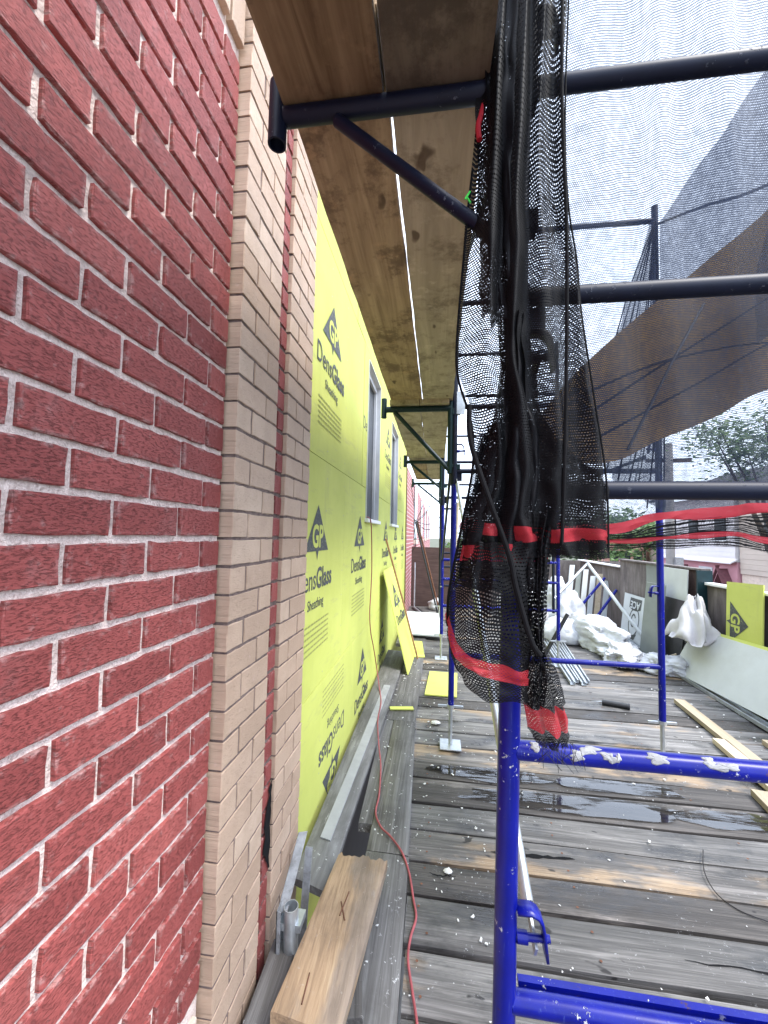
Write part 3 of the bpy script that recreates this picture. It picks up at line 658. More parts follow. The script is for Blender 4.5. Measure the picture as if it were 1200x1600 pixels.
# ------------------------------------------------------------------ scaffold
PR = .0215
def hook(parent, p, sgn=1, blue='blue_paint'):
    """brace lock: bent strap welded to the post with its stud"""
    x, y, z = p; path = [(0, 0), (.026, .001), (.037, -.004), (.044, -.014), (.047, -.03), (.052, -.078)]; v = []
    for (dx, dz) in path:
        for dy in (-.016, .016): v.append((x + sgn * dx, y + dy, z + dz))
    f = [(i * 2, i * 2 + 1, i * 2 + 3, i * 2 + 2) for i in range(len(path) - 1)]
    c = Vector(p); o = link('brace_lock', [Vector(q) - c for q in v], f, blue, parent, loc=c); m = o.modifiers.new('t', 'SOLIDIFY'); m.thickness = .005; smooth_by_angle(o, 50)
    tube('stud', [(x - sgn * .004, y, z - .05), (x + sgn * .062, y, z - .047)], .007, blue, parent, 10)
    hollow('stud_collar', (x, y, z - .05), (x + sgn * .02, y, z - .05), .011, blue, parent, 12, .004)
def frame(label, y, xl, xr, zs, top, lean=0.0, jack=.27, blue='blue_paint', zsplit=1.97):
    t = thing('scaffold_tower', label, 'scaffold', (0, 0, 0), 'scaffold frames')
    X = lambda z, x: x + lean * (z - 1.0)
    for x in (xl, xr):
        hollow('post', (X(jack, x), y, jack), (X(zsplit, x), y, zsplit), PR, blue, t, 20, .004)
        hollow('upper_post', (X(zsplit + .002, x), y, zsplit + .002), (X(top, x), y, top), PR, 'navy_and_backlit_blue', t, 20, .004)  # upper part of the blue post, its backlit look put into the colour
        j = tube('base_jack', [(X(0, x), y, .012), (X(jack, x), y, jack + .1)], .014, 'galvanized', t, 10)
        b = MB().box((-.075, -.075, 0), (.075, .075, .008)).build('base_plate', 'galvanized', j, bevel=.001); b.location = (0, 0, -.006)
        nut = MB(); nut.tube([(0, 0, jack - .032), (0, 0, jack - .008)], .026, 6); nut.box((-.09, -.008, jack - .028), (-.02, .008, jack - .014)); nut.box((.02, -.008, jack - .028), (.09, .008, jack - .014)); nut.build('jack_nut', 'galvanized', j)
    for z in zs:
        tube('rung', [(X(z, xl) + PR * .6, y, z), (X(z, xr) - PR * .6, y, z)], .0185, blue if z < zsplit - .2 else 'navy_and_backlit_blue', t, 16)  # higher rungs get the same painted backlit darkening
    return t, X
f1, X1 = frame('blue scaffold frame nearest the camera, wrapped in black netting', .85, .145, 1.67, (.617, 1.087, 1.61, 2.022, 2.498), 3.95, .0165, .20, zsplit=1.50)
MB().box((.17, .874, .618), (1.62, .888, .630)).build('toe_ledge', 'blue_paint', f1)
for z in (.79, 1.936, 2.66): hook(f1, (X1(z, .145) + PR * .9, .845, z), 1, 'blue_paint' if z < 1 else 'navy_and_backlit_blue')  # higher hooks coloured dark like the backlit post
def splash(x, l, seed):
    r = random.Random(seed); v = []; n = 22; c0 = r.uniform(.3, 1.1); pa, pb = r.uniform(0, 6), r.uniform(0, 6); rad = [.8 + .22 * math.sin(2 * 2 * math.pi * q / n + pa) + .16 * math.sin(5 * 2 * math.pi * q / n + pb) + r.uniform(-.07, .07) for q in range(n)]
    for q, sc in ((0, 1), (1, .85), (2, .45)):
        for i in range(n):
            t = 2 * math.pi * i / n; px, pt = l * math.cos(t) * sc * rad[i], .55 * math.sin(t) * sc * rad[i] + c0
            rr = .0188 + .0011 * q * r.uniform(.7, 1.3); v.append((x + px, .85 - rr * math.cos(pt), 1.087 + rr * math.sin(pt)))
    f = [(k * n + i, k * n + (i + 1) % n, (k + 1) * n + (i + 1) % n, (k + 1) * n + i) for k in range(2) for i in range(n)] + [tuple(2 * n + i for i in range(n))]
    link('mortar_splash', v, f, 'cement_grey', f1)
for k, (x, l) in enumerate(((.195, .014), (.272, .020), (.296, .026), (.33, .018), (.345, .006), (.415, .028), (.505, .016), (.53, .026), (.62, .012), (.72, .02))): splash(x, l, k)
# coupler plates where the upper frame is pinned on
def coupler(parent, x, y, z, blue='navy_and_backlit_blue'):
    hollow('coupler_sleeve', (x, y, z - .07), (x, y, z + .06), PR + .005, blue, parent, 18, .004)
    o = MB().box((x + .02, y - .004, z - .045), (x + .058, y + .004, z + .012)).build('coupler_plate', blue, parent, bevel=.002)
    tube('coupler_pin', [(x - .045, y, z + .03), (x + .05, y, z + .03)], .006, 'galvanized', parent, 8)
coupler(f1, X1(2.0, .145), .85, 1.985); coupler(f1, X1(2.62, .145), .85, 2.655)
f2, X2 = frame('blue scaffold frame standing in the middle of the deck', 3.0, .112, 1.528, (.65, 2.0, 2.49, 3.30, 3.84), 3.95, .004, .29)
for z in (1.2, 2.2): hook(f2, (X2(z, .112) + PR * .9, 2.995, z)); hook(f2, (X2(z, 1.528) - PR * .9, 2.995, z), -1)
coupler(f2, X2(2, .112), 3.0, 1.97); MB().box((.13, 2.975, 2.43), (.19, 2.985, 2.60)).build('gusset_plate', 'galvanized', f2)
f3, X3 = frame('blue scaffold frame third from the camera, behind the white bags', 5.05, .058, 1.44, (.65, .98, 1.22, 2.0, 2.45, 3.3, 3.84), 3.95, .0, .30)
hollow('inner_post', (1.385, 5.05, .62), (1.385, 5.05, 2.0), .017, 'navy_and_backlit_blue', f3, 14)
coupler(f3, .058, 5.05, 1.97)
f4, X4 = frame('blue scaffold frame farthest along the yellow wall', 7.1, .045, 1.42, (.65, .98, 1.22, 2.0, 2.43, 3.3, 3.84), 3.95, 0, .30, 'navy_and_backlit_blue')
# cross braces between the frames
def brace(label, a, b, r=.0125, mat='galvanized', group='cross braces of the scaffold'):
    a, b = Vector(a), Vector(b); t = thing('cross_brace', label, 'brace', a, group); d = b - a
    tube('rod', [d * .03, d * .97], r, mat, t, 10)
    n = d.normalized(); s = n.cross(Vector((1, 0, 0))).normalized()
    for k in (0, .965):
        p = d * k; MB().slab(p - s * .014 - Vector((.0025, 0, 0)), d * .035, s * .028, (.005, 0, 0)).build('flat_end', mat, t)
brace('galvanized cross brace hooked low on the nearest blue post', (.197, .845, .715), (.135, 2.99, 1.93))
brace('dark cross brace hooked high on the nearest blue post', (.205, .845, 1.888), (.137, 2.99, 1.17), .0125, 'navy_and_backlit_blue')
brace('upper cross brace between nearest and middle frames', (.212, .845, 2.61), (.14, 2.99, 3.5), .0125, 'navy_and_backlit_blue')
brace('cross brace from the middle frame to the third, inner side', (.10, 3.0, 2.15), (.06, 5.05, 1.2), .0125, 'navy_and_backlit_blue')
brace('cross brace from the third frame to the farthest, inner side', (.05, 5.05, 2.15), (.05, 7.1, 1.2), .0125, 'navy_and_backlit_blue')
for k, (za, zb) in enumerate(((2.9, 2.9), (2.1, 2.1))):
    brace(('upper thin guard rail behind the netting beyond middle frame', 'lower thin guard rail behind the netting beyond middle frame')[k], (1.45, 3.0, za), (1.43, 7.1, zb), .012, 'navy_and_backlit_blue')
# side brackets carrying the planks
def bracket(label, y, xp, xe, z, dia, mat='dark_green_paint', r=.0235, foot=.42):
    t = thing('side_bracket', label, 'scaffold bracket', (xp, y, z), 'side brackets under the planks')
    hollow('end_tube', (xe - xp, 0, -.065), (xe - xp, 0, .085), .021, mat, t, 18, .004)
    tube('bar', [(xe - xp + .018, 0, 0), (0, 0, 0)], r, mat, t, 16)
    tube('diagonal', [(dia[0] - xp, .0, -.022), (-.012, 0, -foot + .03)], r * .69, mat, t, 12)
    hollow('hanger_post', (0, 0, -foot), (0, 0, .05), r * .95, mat, t, 14)
    for zz in (-.03, -foot + .05): MB().box((.0, -.02, zz - .02), (.075, .02, zz + .02)).build('hanger_clamp', mat, t, bevel=.002)
bracket('dark side bracket nearest the camera holding up the plywood planks', .83, .122, -.383, 2.478, (-.24,), 'navy_and_backlit_blue', .0205, .36)
bracket('dark green side bracket in front of the first window', 3.0, .085, -.425, 2.482, (-.34,), foot=.50)
bracket('dark side bracket third along the planks', 5.05, .035, -.428, 2.455, (-.35,), foot=.36)
bracket('dark side bracket farthest along the planks', 7.1, .03, -.455, 2.448, (-.36,), foot=.36)
# plywood planks overhead
def walk_plank(x0, x1, y0, y1, z, t, label, mat='scaffold_ply'):
    n = 20; c = Vector(((x0 + x1) / 2, (y0 + y1) / 2, z)); v = []; r = random.Random(int(y0 * 100 + x0 * 1000))
    for i in range(n + 1):
        y = y0 + (y1 - y0) * i / n; a, b = x0 + r.uniform(-.002, .002), x1 + r.uniform(-.002, .002); sg = -.006 * math.sin(math.pi * i / n)
        v += [(a, y, z + sg), (b, y, z + sg), (b, y, z + t + sg), (a, y, z + t + sg)]
    f = [(i * 4 + k, (i + 1) * 4 + k, (i + 1) * 4 + (k + 1) % 4, i * 4 + (k + 1) % 4) for i in range(n) for k in range(4)] + [(3, 2, 1, 0), tuple(n * 4 + k for k in range(4))]
    f = [tuple(reversed(q)) for q in f]
    tag(link('scaffold_plank', [Vector(p) - c for p in v], f, mat, None, loc=c), label, 'plank', 'plywood planks laid on the brackets')
walk_plank(-.366, -.1345, -1.4, .845, 2.499, .038, 'brown plywood plank overhead by the brick wall, nearest of its row', 'scaffold_ply_shaded')
walk_plank(-.124, .098, -1.4, .845, 2.499, .038, 'shade-darkened plywood plank overhead beside the nearest post', 'scaffold_ply_shaded_grey')
walk_plank(-.366, -.1325, .70, 3.10, 2.539, .038, 'plywood plank overhead along the wall from nearest to second bracket')
walk_plank(-.124, .098, .70, 3.10, 2.539, .038, 'greyish plywood plank overhead on post side, nearest to second bracket', 'scaffold_ply_grey')
walk_plank(-.374, -.152, 2.94, 5.16, 2.503, .036, 'plywood plank on the wall side between second and third bracket', 'scaffold_ply_grey')
walk_plank(-.147, .075, 2.94, 5.16, 2.503, .036, 'plywood plank on the post side between second and third bracket', 'scaffold_ply_grey')
walk_plank(-.398, -.170, 4.95, 7.25, 2.541, .036, 'plywood plank on the wall side between third and farthest bracket')
walk_plank(-.166, .05, 4.95, 7.25, 2.541, .036, 'plywood plank on the post side between third and farthest bracket', 'scaffold_ply_grey')

# ------------------------------------------------------------------ debris netting
def cr1(P, t):
    n = len(P) - 1; x = min(max(t, 0), 1) * n; i = min(int(x), n - 1); u = x - i
    a, b, c, d = P[max(i - 1, 0)], P[i], P[i + 1], P[min(i + 2, n)]
    return .5 * ((2 * b) + (c - a) * u + (2 * a - 5 * b + 4 * c - d) * u * u + (3 * b - a - 3 * c + d) * u ** 3)
def cloth(name, rows, uvw, uvh, mat, nu=60, nv=90, fold=.012, freq=5, seed=0, stripe=None, parent=None, fold_dir=(0, 1, 0), crumple=.006, fold_pow=None):
    rows = [[Vector(p) for p in r] for r in rows]; fd = Vector(fold_dir); v = []; uv = []; st = []
    for j in range(nv + 1):
        t = j / nv
        if stripe:
            sv = 1.0 if any(a_ <= t <= b_ for a_, b_ in stripe) else 0.0
        else: sv = 0
        for i in range(nu + 1):
            s = i / nu; p = cr1([cr1(r, s) for r in rows], t)
            ph = s * freq * 2 * math.pi + 1.7 * noise.noise(Vector((s * 3, t * 2.2, seed))) * 2
            k = fold * (1 if fold_pow is None else fold_pow[0] + (fold_pow[1] - fold_pow[0]) * t)
            q = Vector((s * 9, t * 12, seed + 5.5)); nz = Vector((noise.noise(q), noise.noise(q + Vector((7, 0, 0))), noise.noise(q + Vector((0, 9, 0)))))
            v.append(p + fd * (math.sin(ph) * k) + nz * crumple); uv.append((s * uvw + .004 * nz.x, t * uvh)); st.append(sv)
    n = nu + 1; f = [(j * n + i, j * n + i + 1, (j + 1) * n + i + 1, (j + 1) * n + i) for j in range(nv) for i in range(nu)]
    c = sum(v, Vector()) / len(v); o = link(name, [x - c for x in v], f, mat, parent, True, c)
    me = o.data; ul = me.uv_layers.new(name='UVMap'); idx = [0] * len(me.loops); me.loops.foreach_get('vertex_index', idx)
    ul.data.foreach_set('uv', [x for i in idx for x in uv[i]])
    a = me.attributes.new('stripe', 'FLOAT', 'POINT'); a.data.foreach_set('value', st)
    return o
clump = thing('gathered_netting', 'black debris netting with red stripes bunched around the nearest blue post', 'netting', (0, 0, 0))
zl = [(2.80, .088, .262), (2.655, .082, .257), (2.395, .070, .246), (2.185, .050, .250), (2.06, .043, .266), (1.95, .036, .273), (1.86, .033, .284), (1.766, .060, .298), (1.66, .070, .313), (1.60, .066, .317), (1.545, .052, .318), (1.525, .048, .318), (1.505, .045, .318), (1.476, .042, .318)]
rows = []
for z, a, b in zl:
    m = (a + b) / 2; rows.append([(a, .83, z + .02), (a + .25 * (b - a), .785, z + .006), (m, .775, z), (a + .75 * (b - a), .785, z), (b, .80, z)])
cloth('net_sheet', rows, .36, 1.35, 'net_black', 90, 190, .012, 4, 1, [(10.7 / 13, 12.0 / 13)], clump)
def column(tbl, y0, k_y, name, w_, h_, mat, nu, nv, fold, freq, seed, stripe=None):
    rows = [[(x0 + (x1 - x0) * k / 4, y0 + k_y * abs(k - 2), z) for k in range(5)] for z, x0, x1 in tbl]
    return cloth(name, rows, w_, h_, mat, nu, nv, fold, freq, seed, stripe, clump)
column(((2.80, .078, .205), (2.5, .070, .195), (2.3, .074, .178), (2.1, .080, .176), (1.97, .085, .178)), .790, .018, 'net_fold', .30, .85, 'net_dense', 60, 80, .004, 4, 2)
column(((2.80, .095, .200), (2.5, .088, .190), (2.3, .090, .172), (2.1, .098, .170), (1.94, .102, .170)), .775, .018, 'net_fold', .24, .86, 'net_dense', 60, 80, .004, 3, 22)
column(((1.95, .118, .178), (1.85, .120, .185), (1.76, .112, .20), (1.70, .085, .23), (1.62, .070, .238), (1.54, .050, .226), (1.47, .045, .215), (1.41, .046, .210)), .776, .018, 'net_fold', .36, .58, 'net_dense', 70, 90, .009, 4, 3, [(.81, .87)])
column(((1.74, .10, .19), (1.68, .085, .26), (1.62, .075, .318), (1.55, .060, .318), (1.475, .055, .318)), .792, .010, 'net_fold', .30, .27, 'net_black', 60, 60, .008, 3, 33)
# lower lobe hanging out to the wall side of the post, and the tail
rows = [[(.047, .83, 1.505), (.085, .775, 1.50), (.125, .76, 1.50), (.175, .775, 1.51)],
        [(.030, .83, 1.43), (.07, .77, 1.425), (.12, .75, 1.42), (.172, .77, 1.43)],
        [(.022, .83, 1.39), (.050, .77, 1.355), (.10, .75, 1.335), (.170, .77, 1.32)],
        [(.021, .83, 1.372), (.040, .77, 1.310), (.09, .75, 1.283), (.168, .77, 1.268)],
        [(.021, .83, 1.345), (.035, .77, 1.285), (.088, .75, 1.258), (.168, .77, 1.243)],
        [(.024, .83, 1.315), (.044, .775, 1.250), (.092, .755, 1.218), (.168, .775, 1.205)]]
cloth('net_lobe', rows, .20, .32, 'net_black', 50, 90, .005, 3, 4, [(.61, .79)], clump)
column(((1.56, .148, .225), (1.475, .150, .212), (1.39, .150, .206), (1.315, .154, .204), (1.262, .157, .222), (1.222, .161, .232), (1.20, .165, .237), (1.165, .169, .244), (1.152, .173, .244), (1.136, .180, .238)), .765, .012, 'net_tail', .15, .44, 'net_black', 60, 110, .010, 3, 6, [(.655, .80)])
column(((1.50, .150, .206), (1.39, .152, .200), (1.315, .156, .196), (1.262, .160, .205), (1.20, .168, .20)), .772, .010, 'net_tail', .12, .30, 'net_black', 40, 60, .008, 3, 7)
for pts, r in (([(.238, .772, 2.8), (.232, .772, 2.4), (.238, .768, 2.1), (.236, .77, 1.8), (.230, .768, 1.6), (.226, .77, 1.5)], .0034), ([(.262, .80, 2.8), (.246, .798, 2.39), (.25, .798, 2.19), (.266, .798, 2.06), (.274, .798, 1.95), (.298, .798, 1.766), (.316, .798, 1.62), (.318, .798, 1.476)], .0018),
               ([(.064, .83, 2.3), (.044, .83, 2.06), (.034, .825, 1.90), (.040, .82, 1.83), (.064, .82, 1.75), (.07, .825, 1.66), (.05, .825, 1.54), (.024, .825, 1.40), (.022, .825, 1.33)], .0028)):
    tube('hem', smoothpath(pts, 5), r, 'hem_cord', clump, 6)
tube('webbing', smoothpath([(.056, .752, 1.76), (.059, .752, 1.69), (.089, .745, 1.59), (.128, .742, 1.478), (.140, .742, 1.42), (.166, .745, 1.33), (.184, .752, 1.302)], 6), .0048, 'hem_cord', clump, 8)
r_ = random.Random(4)
fr = MB()
for _ in range(26):
    x = r_.uniform(.185, .24); y = .768 + r_.uniform(-.01, .01); fr.tube([(x, y, 1.15), (x + r_.uniform(-.01, .02), y + r_.uniform(-.01, .01), 1.135), (x + r_.uniform(-.02, .035), y, 1.12 - r_.uniform(0, .022))], .0005, 3)
fr.build('fringe', 'black_plastic', clump)
tag(tube('green_tie', [(.060, .815, 2.215), (.051, .812, 2.228), (.058, .81, 2.236), (.048, .81, 2.220)], .0022, 'green_tie', None, 6), 'small bright green plastic tie on the netting near the top', 'tie')
tag(tube('red_flag_tie', smoothpath([(.088, .825, 2.45), (.082, .822, 2.42), (.075, .82, 2.39), (.078, .82, 2.36)], 4), .006, 'flag_red', None, 8), 'dark red ribbon tied at the nearest post beside the plank', 'ribbon')

# net hung across the nearest frame
hang = thing('hanging_netting', 'pale see-through debris netting with red hem hung across the nearest scaffold frame', 'netting', (0, 0, 0))
xs = (.20, .40, .51, .63, .74, 1.1, 1.70)
def row(zs, y=.985): return [(x, y + .03 * math.sin(x * 7), z) for x, z in zip(xs, zs)]
rows = [row([4.0] * 7), row([3.4] * 7), row([2.8] * 7), row([2.3] * 7), row([1.95] * 7), row([1.64, 1.62, 1.64, 1.65, 1.66, 1.68, 1.7]),
        row([1.56, 1.548, 1.578, 1.588, 1.598, 1.60, 1.6]), row([1.535, 1.525, 1.557, 1.568, 1.578, 1.58, 1.58])]
cloth('net_sheet', rows, 1.6, 2.6, 'net_sky', 110, 190, .008, 5, 11, [(.868, .992)], hang, crumple=.012)
rows = [row([1.533, 1.523, 1.555, 1.566, 1.576, 1.58, 1.58], .987), row([1.520, 1.512, 1.53, 1.545, 1.535, 1.53, 1.52], .99), row([1.506, 1.511, 1.522, 1.535, 1.520, 1.50, 1.48], .992), row([1.498, 1.503, 1.512, 1.524, 1.506, 1.485, 1.465], .992), row([1.485, 1.488, 1.494, 1.502, 1.486, 1.465, 1.445], .992)]
cloth('net_hem', rows, 1.6, .10, 'net_hem', 110, 40, .004, 5, 12, [(.55, .76)], hang, crumple=.006)
# net on the street side, hung level from the tops of the outer posts, gathered at the middle frame
side = thing('side_netting', 'bluish debris netting along the street side, gathered at the middle frame post', 'netting', (0, 0, 0))
rows = [[(1.565, y, z) for y in (2.985, 2.5, 2.0, 1.5, .9)] for z in (3.82, 3.3, 2.9, 2.5)]
cloth('net_sheet', rows, 2.2, 1.35, 'net_sky', 70, 60, .006, 4, 15, None, side, (1, 0, 0), .006)
rows = [[(1.49, 2.955, 3.80), (1.505, 2.95, 3.80), (1.515, 2.95, 3.80), (1.53, 2.955, 3.79)],
        [(1.15, 2.5, 3.05), (1.25, 2.6, 3.0), (1.38, 2.72, 2.95), (1.50, 2.90, 2.9)],
        [(.80, 1.95, 2.42), (.95, 2.15, 2.35), (1.2, 2.45, 2.3), (1.48, 2.85, 2.2)],
        [(.42, 1.3, 1.95), (.62, 1.6, 1.80), (1.0, 2.2, 1.75), (1.46, 2.8, 1.7)]]
cloth('net_fan', rows, 1.5, 2.4, 'net_sky', 110, 80, .030, 9, 16, None, side, (0, 1, .2), .006, (.2, 1))
apex = Vector((1.515, 2.95, 3.80)); frn = random.Random(6)
for k in range(11):
    u = k / 10; e = [Vector(cr1([Vector(p) for p in rows[q]], u)) for q in (1, 2, 3)]
    tube('pleat', smoothpath([apex] + [p + Vector((0, frn.uniform(-.03, .03), frn.uniform(-.03, .03))) for p in e], 5), .0030 + .002 * frn.random(), 'hem_cord', side, 5)
swag = thing('netting_swag', 'dense brown netting swag slung diagonally from the street side towards the nearest post', 'netting', (0, 0, 0))
top = [(.215, 1.10, 1.755), (.412, 1.25, 2.021), (.720, 1.5, 2.325), (1.139, 1.8, 2.715), (1.549, 2.04, 3.10), (1.70, 1.75, 3.30), (1.74, 1.2, 3.40)]
bot = [(.215, 1.10, 1.709), (.5, 1.25, 1.741), (.77, 1.5, 1.86), (1.123, 1.8, 2.022), (1.55, 2.08, 2.236), (1.7, 1.75, 2.2), (1.72, 1.2, 2.1)]
rows = [[Vector(a).lerp(Vector(b), t) + Vector((0, .10 * math.sin(t * math.pi), 0)) for a, b in zip(top, bot)] for t in (0, .2, .4, .6, .8, 1)]
cloth('net_sheet', rows, 2.4, .75, 'net_brown', 120, 60, .0, 1, 17, None, swag, (0, 1, 0), .009)
for k, (a, b) in enumerate(((.10, .9), (.45, .5), (.72, .75))):
    pts = [Vector(top[i]).lerp(Vector(bot[i]), a + (b - a) * i / 5) + Vector((0, -.01 - .012 * (k == 1), 0)) for i in range(1, 6)]
    tube('fold_cord', smoothpath(pts, 6), .004, 'hem_cord', swag, 6)
tag(tube('sling_rope', [(.60, 1.35, 1.80), (.82, 1.5, 2.15), (1.0, 1.62, 2.42)], .005, 'black_plastic', None, 6), 'thin black rope slanting across the brown netting swag', 'rope')
tag(tube('guy_rope', smoothpath([(1.54, 2.985, 3.80), (1.62, 2.6, 3.60), (1.75, 2.3, 3.45), (2.0, 1.6, 3.25)], 5), .009, 'black_plastic', None, 8), 'dark rope running outward from the top of the middle frame post', 'rope')
tag(tube('tie_wire', smoothpath([(.19, .80, 2.21), (.215, .80, 2.19), (.23, .80, 2.16), (.222, .80, 2.12), (.20, .80, 2.11)], 5), .0012, 'black_plastic', None, 5), 'thin curled black wire hanging in the netting beside the nearest post', 'wire')

# ------------------------------------------------------------------ things along the wall
def slab_thing(name, label, cat, p, a, b, t, mat, group=None, parent=None, bevel=.0015):
    p = Vector(p); o = MB().slab((0, 0, 0), a, b, t).build(name, mat, parent, bevel=bevel); o.location = p
    if cat: tag(o, label, cat, group)
    return o
# leaning offcut of sheathing with prints, loose pieces on the deck
lean = thing('sheathing_offcut', 'yellow sheathing offcut leaning against the wall past the first window', 'sheathing offcut', (-.305, 4.36, .015))
a, b = Vector((-.29, .0, 1.10)), Vector((.035, .74, .01))
MB().slab((0, 0, 0), a, b, Vector((.011, .004, .004))).build('sheet', 'sheathing_yellow', lean)
nrm = a.cross(b).normalized(); nrm = nrm if nrm.x > 0 else -nrm
def on_plane(parent, me, name, org, ux, uy, lift=.0):
    ux, uy = ux.normalized(), uy.normalized(); n = ux.cross(uy).normalized(); uy = n.cross(ux)
    p = bpy.data.objects.new(name, me); C.objects.link(p); p.parent = parent
    m = Matrix((ux, uy, n)).transposed().to_4x4(); m.translation = org + n * lift; p.matrix_local = m
on_plane(lean, gp_tri, 'emblem', a * .62 + b * .45, b, a, .0145); on_plane(lean, gp_txt, 'emblem_letters', a * .64 + b * .45, b, a, .0155)
on_plane(lean, dens, 'lettering', a * .45 + b * .5 - b.normalized() * GW / 2, b, a, .0145); on_plane(lean, glass, 'lettering', a * .45 + b * .5 + b.normalized() * DW / 2, b, a, .0145)
tag(tube('wooden_stick', [(-.225, 4.95, .02), (-.40, 4.72, .75), (-.585, 4.5, 1.47)], .011, 'wood_stick', None, 8), 'thin reddish wooden stick leaning against the yellow wall', 'stick')
slab_thing('white_sheet', 'white sheet lying tilted on the deck beyond the yellow offcuts', 'panel', (-.46, 5.95, .05), (.56, -.04, .0), (-.07, 1.2, .10), (0, 0, .02), 'white_panel')
slab_thing('sheathing_scrap', 'small yellow sheathing scrap at the foot of the leaning offcut', 'sheathing scrap', (-.33, 5.0, .014), (.19, .01, 0), (-.06, .70, .006), (0, 0, .0127), 'sheathing_yellow')
slab_thing('sheathing_scrap', 'square yellow sheathing scrap lying flat beside the second post', 'sheathing scrap', (-.105, 3.865, .008), (.30, -.004, 0), (.035, .64, .004), (0, 0, .0127), 'sheathing_yellow')
slab_thing('sheathing_scrap', 'narrow yellow sheathing strip across the dark edge board', 'sheathing scrap', (-.385, 3.465, .018), (.20, .035, 0), (-.012, .05, 0), (0, 0, .012), 'sheathing_yellow')
# crumpled dusty foil heap between the splashed board and offcut
# extension cord
cord = [(-.69, 3.43, 1.68), (-.60, 3.42, 1.66), (-.588, 3.48, 1.60), (-.590, 3.55, 1.42), (-.593, 3.60, 1.20), (-.60, 3.62, 1.0), (-.603, 3.60, .80), (-.600, 3.66, .62), (-.592, 3.80, .44), (-.575, 3.93, .20), (-.53, 3.80, .078), (-.47, 3.5, .066), (-.445, 3.15, .066), (-.385, 2.80, .066), (-.345, 2.62, .03), (-.315, 2.35, .024), (-.312, 2.20, .024), (-.27, 2.10, .024), (-.215, 2.045, .024), (-.15, 1.96, .020), (-.108, 1.86, .012), (-.082, 1.74, .010), (-.066, 1.66, .010), (-.082, 1.58, .010), (-.086, 1.50, .010), (-.064, 1.40, .010), (-.042, 1.30, .010), (-.03, 1.15, .010), (-.03, .9, .010), (-.05, .4, .010)]
tag(tube('extension_cord', smoothpath(cord, 6), .0048, 'cable_red', None, 8), 'long reddish extension cord hanging from window and trailing along the deck', 'cord')
# steel tube and studs standing in the gap by the pilaster
st = thing('steel_stud_bundle', 'short galvanized steel studs and open tube end standing by beige pilaster', 'steel studs', (-.525, 1.47, 0))
hollow('open_tube', (.035, -.005, -.6), (.02, -.02, .175), .026, 'galvanized', st, 22, .003)
ch = MB()
for (x, y) in ((-.025, -.045),): ch.box((x, y, -.7), (x + .016, y + .004, .17)).box((x, y, -.7), (x + .003, y + .06, .17)).box((x, y + .058, -.7), (x + .012, y + .061, .17))
ch.build('channel_stud', 'dull_zinc', st)
MB().slab((-.030, -.03, .15), (.034, .012, .0), (-.012, .25, .10), (.003, -.002, .004)).build('flat_flashing', 'dull_zinc', st)
MB().slab((.012, .05, -.3), (.03, 0, 0), (-.02, .17, .50), (0, -.006, .003)).build('flat_flashing', 'dull_zinc', st)
MB().box((-.02, -.035, .10), (.06, .03, .125)).build('stud_track', 'galvanized', st)
tr_ = random.Random(2); tl_, tr2 = [], []
for k in range(15):
    z = .60 - k * .022; tl_.append((STX + .005, 1.385 + tr_.uniform(.0, .03) + .055 * (abs(k - 7) / 7) ** 2, z)); tr2.append((STX + .006, 1.458 - tr_.uniform(0, .012), z))
tag(link('tar_smear', tl_ + tr2, [(k, k + 1, 15 + k + 1, 15 + k) for k in range(14)], 'hem_cord'), 'black tar smear low on the recessed red brick strip', 'tar')

# far end of the deck
slab_thing('plywood_barrier', 'dark brown plywood barrier closing the far end of the deck', 'barrier', (-.56, 8.66, 0), (1.55, .02, 0), (0, 0, 1.27), (0, .02, 0), 'brown_ply')
for k, (a, b) in enumerate((((-.43, 7.75, 1.78), (.03, 7.55, .02)), ((-.40, 7.78, 1.80), (.07, 7.62, .02)))):
    tag(tube('leaning_pole', [a, b], .017, ('dark_steel', 'rusty_steel')[k], None, 8), ('dark steel pole leaning at the far brick wall, left of two', 'rusty pole leaning at the far brick wall, right of two')[k], 'pole')
tag(tube('standing_batten', [(-.47, 8.4, 0), (-.47, 8.45, .95)], .016, 'galvanized', None, 6), 'pale batten standing at the dark plywood barrier', 'batten')
for k in range(3): tag(tube('floor_pipe', [(-.50 + .05 * k, 8.3, .03), (-.10 + .06 * k, 6.9, .03)], .018, 'galvanized' if k % 2 else 'dark_steel', None, 8), ('left', 'middle', 'right')[k] + ' of three pipes lying on the far deck by the barrier', 'pipe', 'pipes on the far deck')
wr = random.Random(8)
for k in range(7):
    p0 = Vector((-.44 + wr.uniform(-.03, .03), 7.72, 1.80 + wr.uniform(-.06, .06))); p1 = Vector(((-.52, .03, -.2, .05, -.5, -.1, .05)[k], 7.7 + wr.uniform(-.3, .6), (2.5, 2.42, 2.55, 1.68, 1.2, 2.5, 1.9)[k]))
    mid = (p0 + p1) / 2 + Vector((wr.uniform(-.08, .08), 0, -.12)); tag(tube('hanging_wire', smoothpath([p0, mid, p1], 7), .006, 'cable_black', None, 5), 'black wire in the tangle hanging at the far brick wall', 'wire', 'tangled wires at the far brick wall')
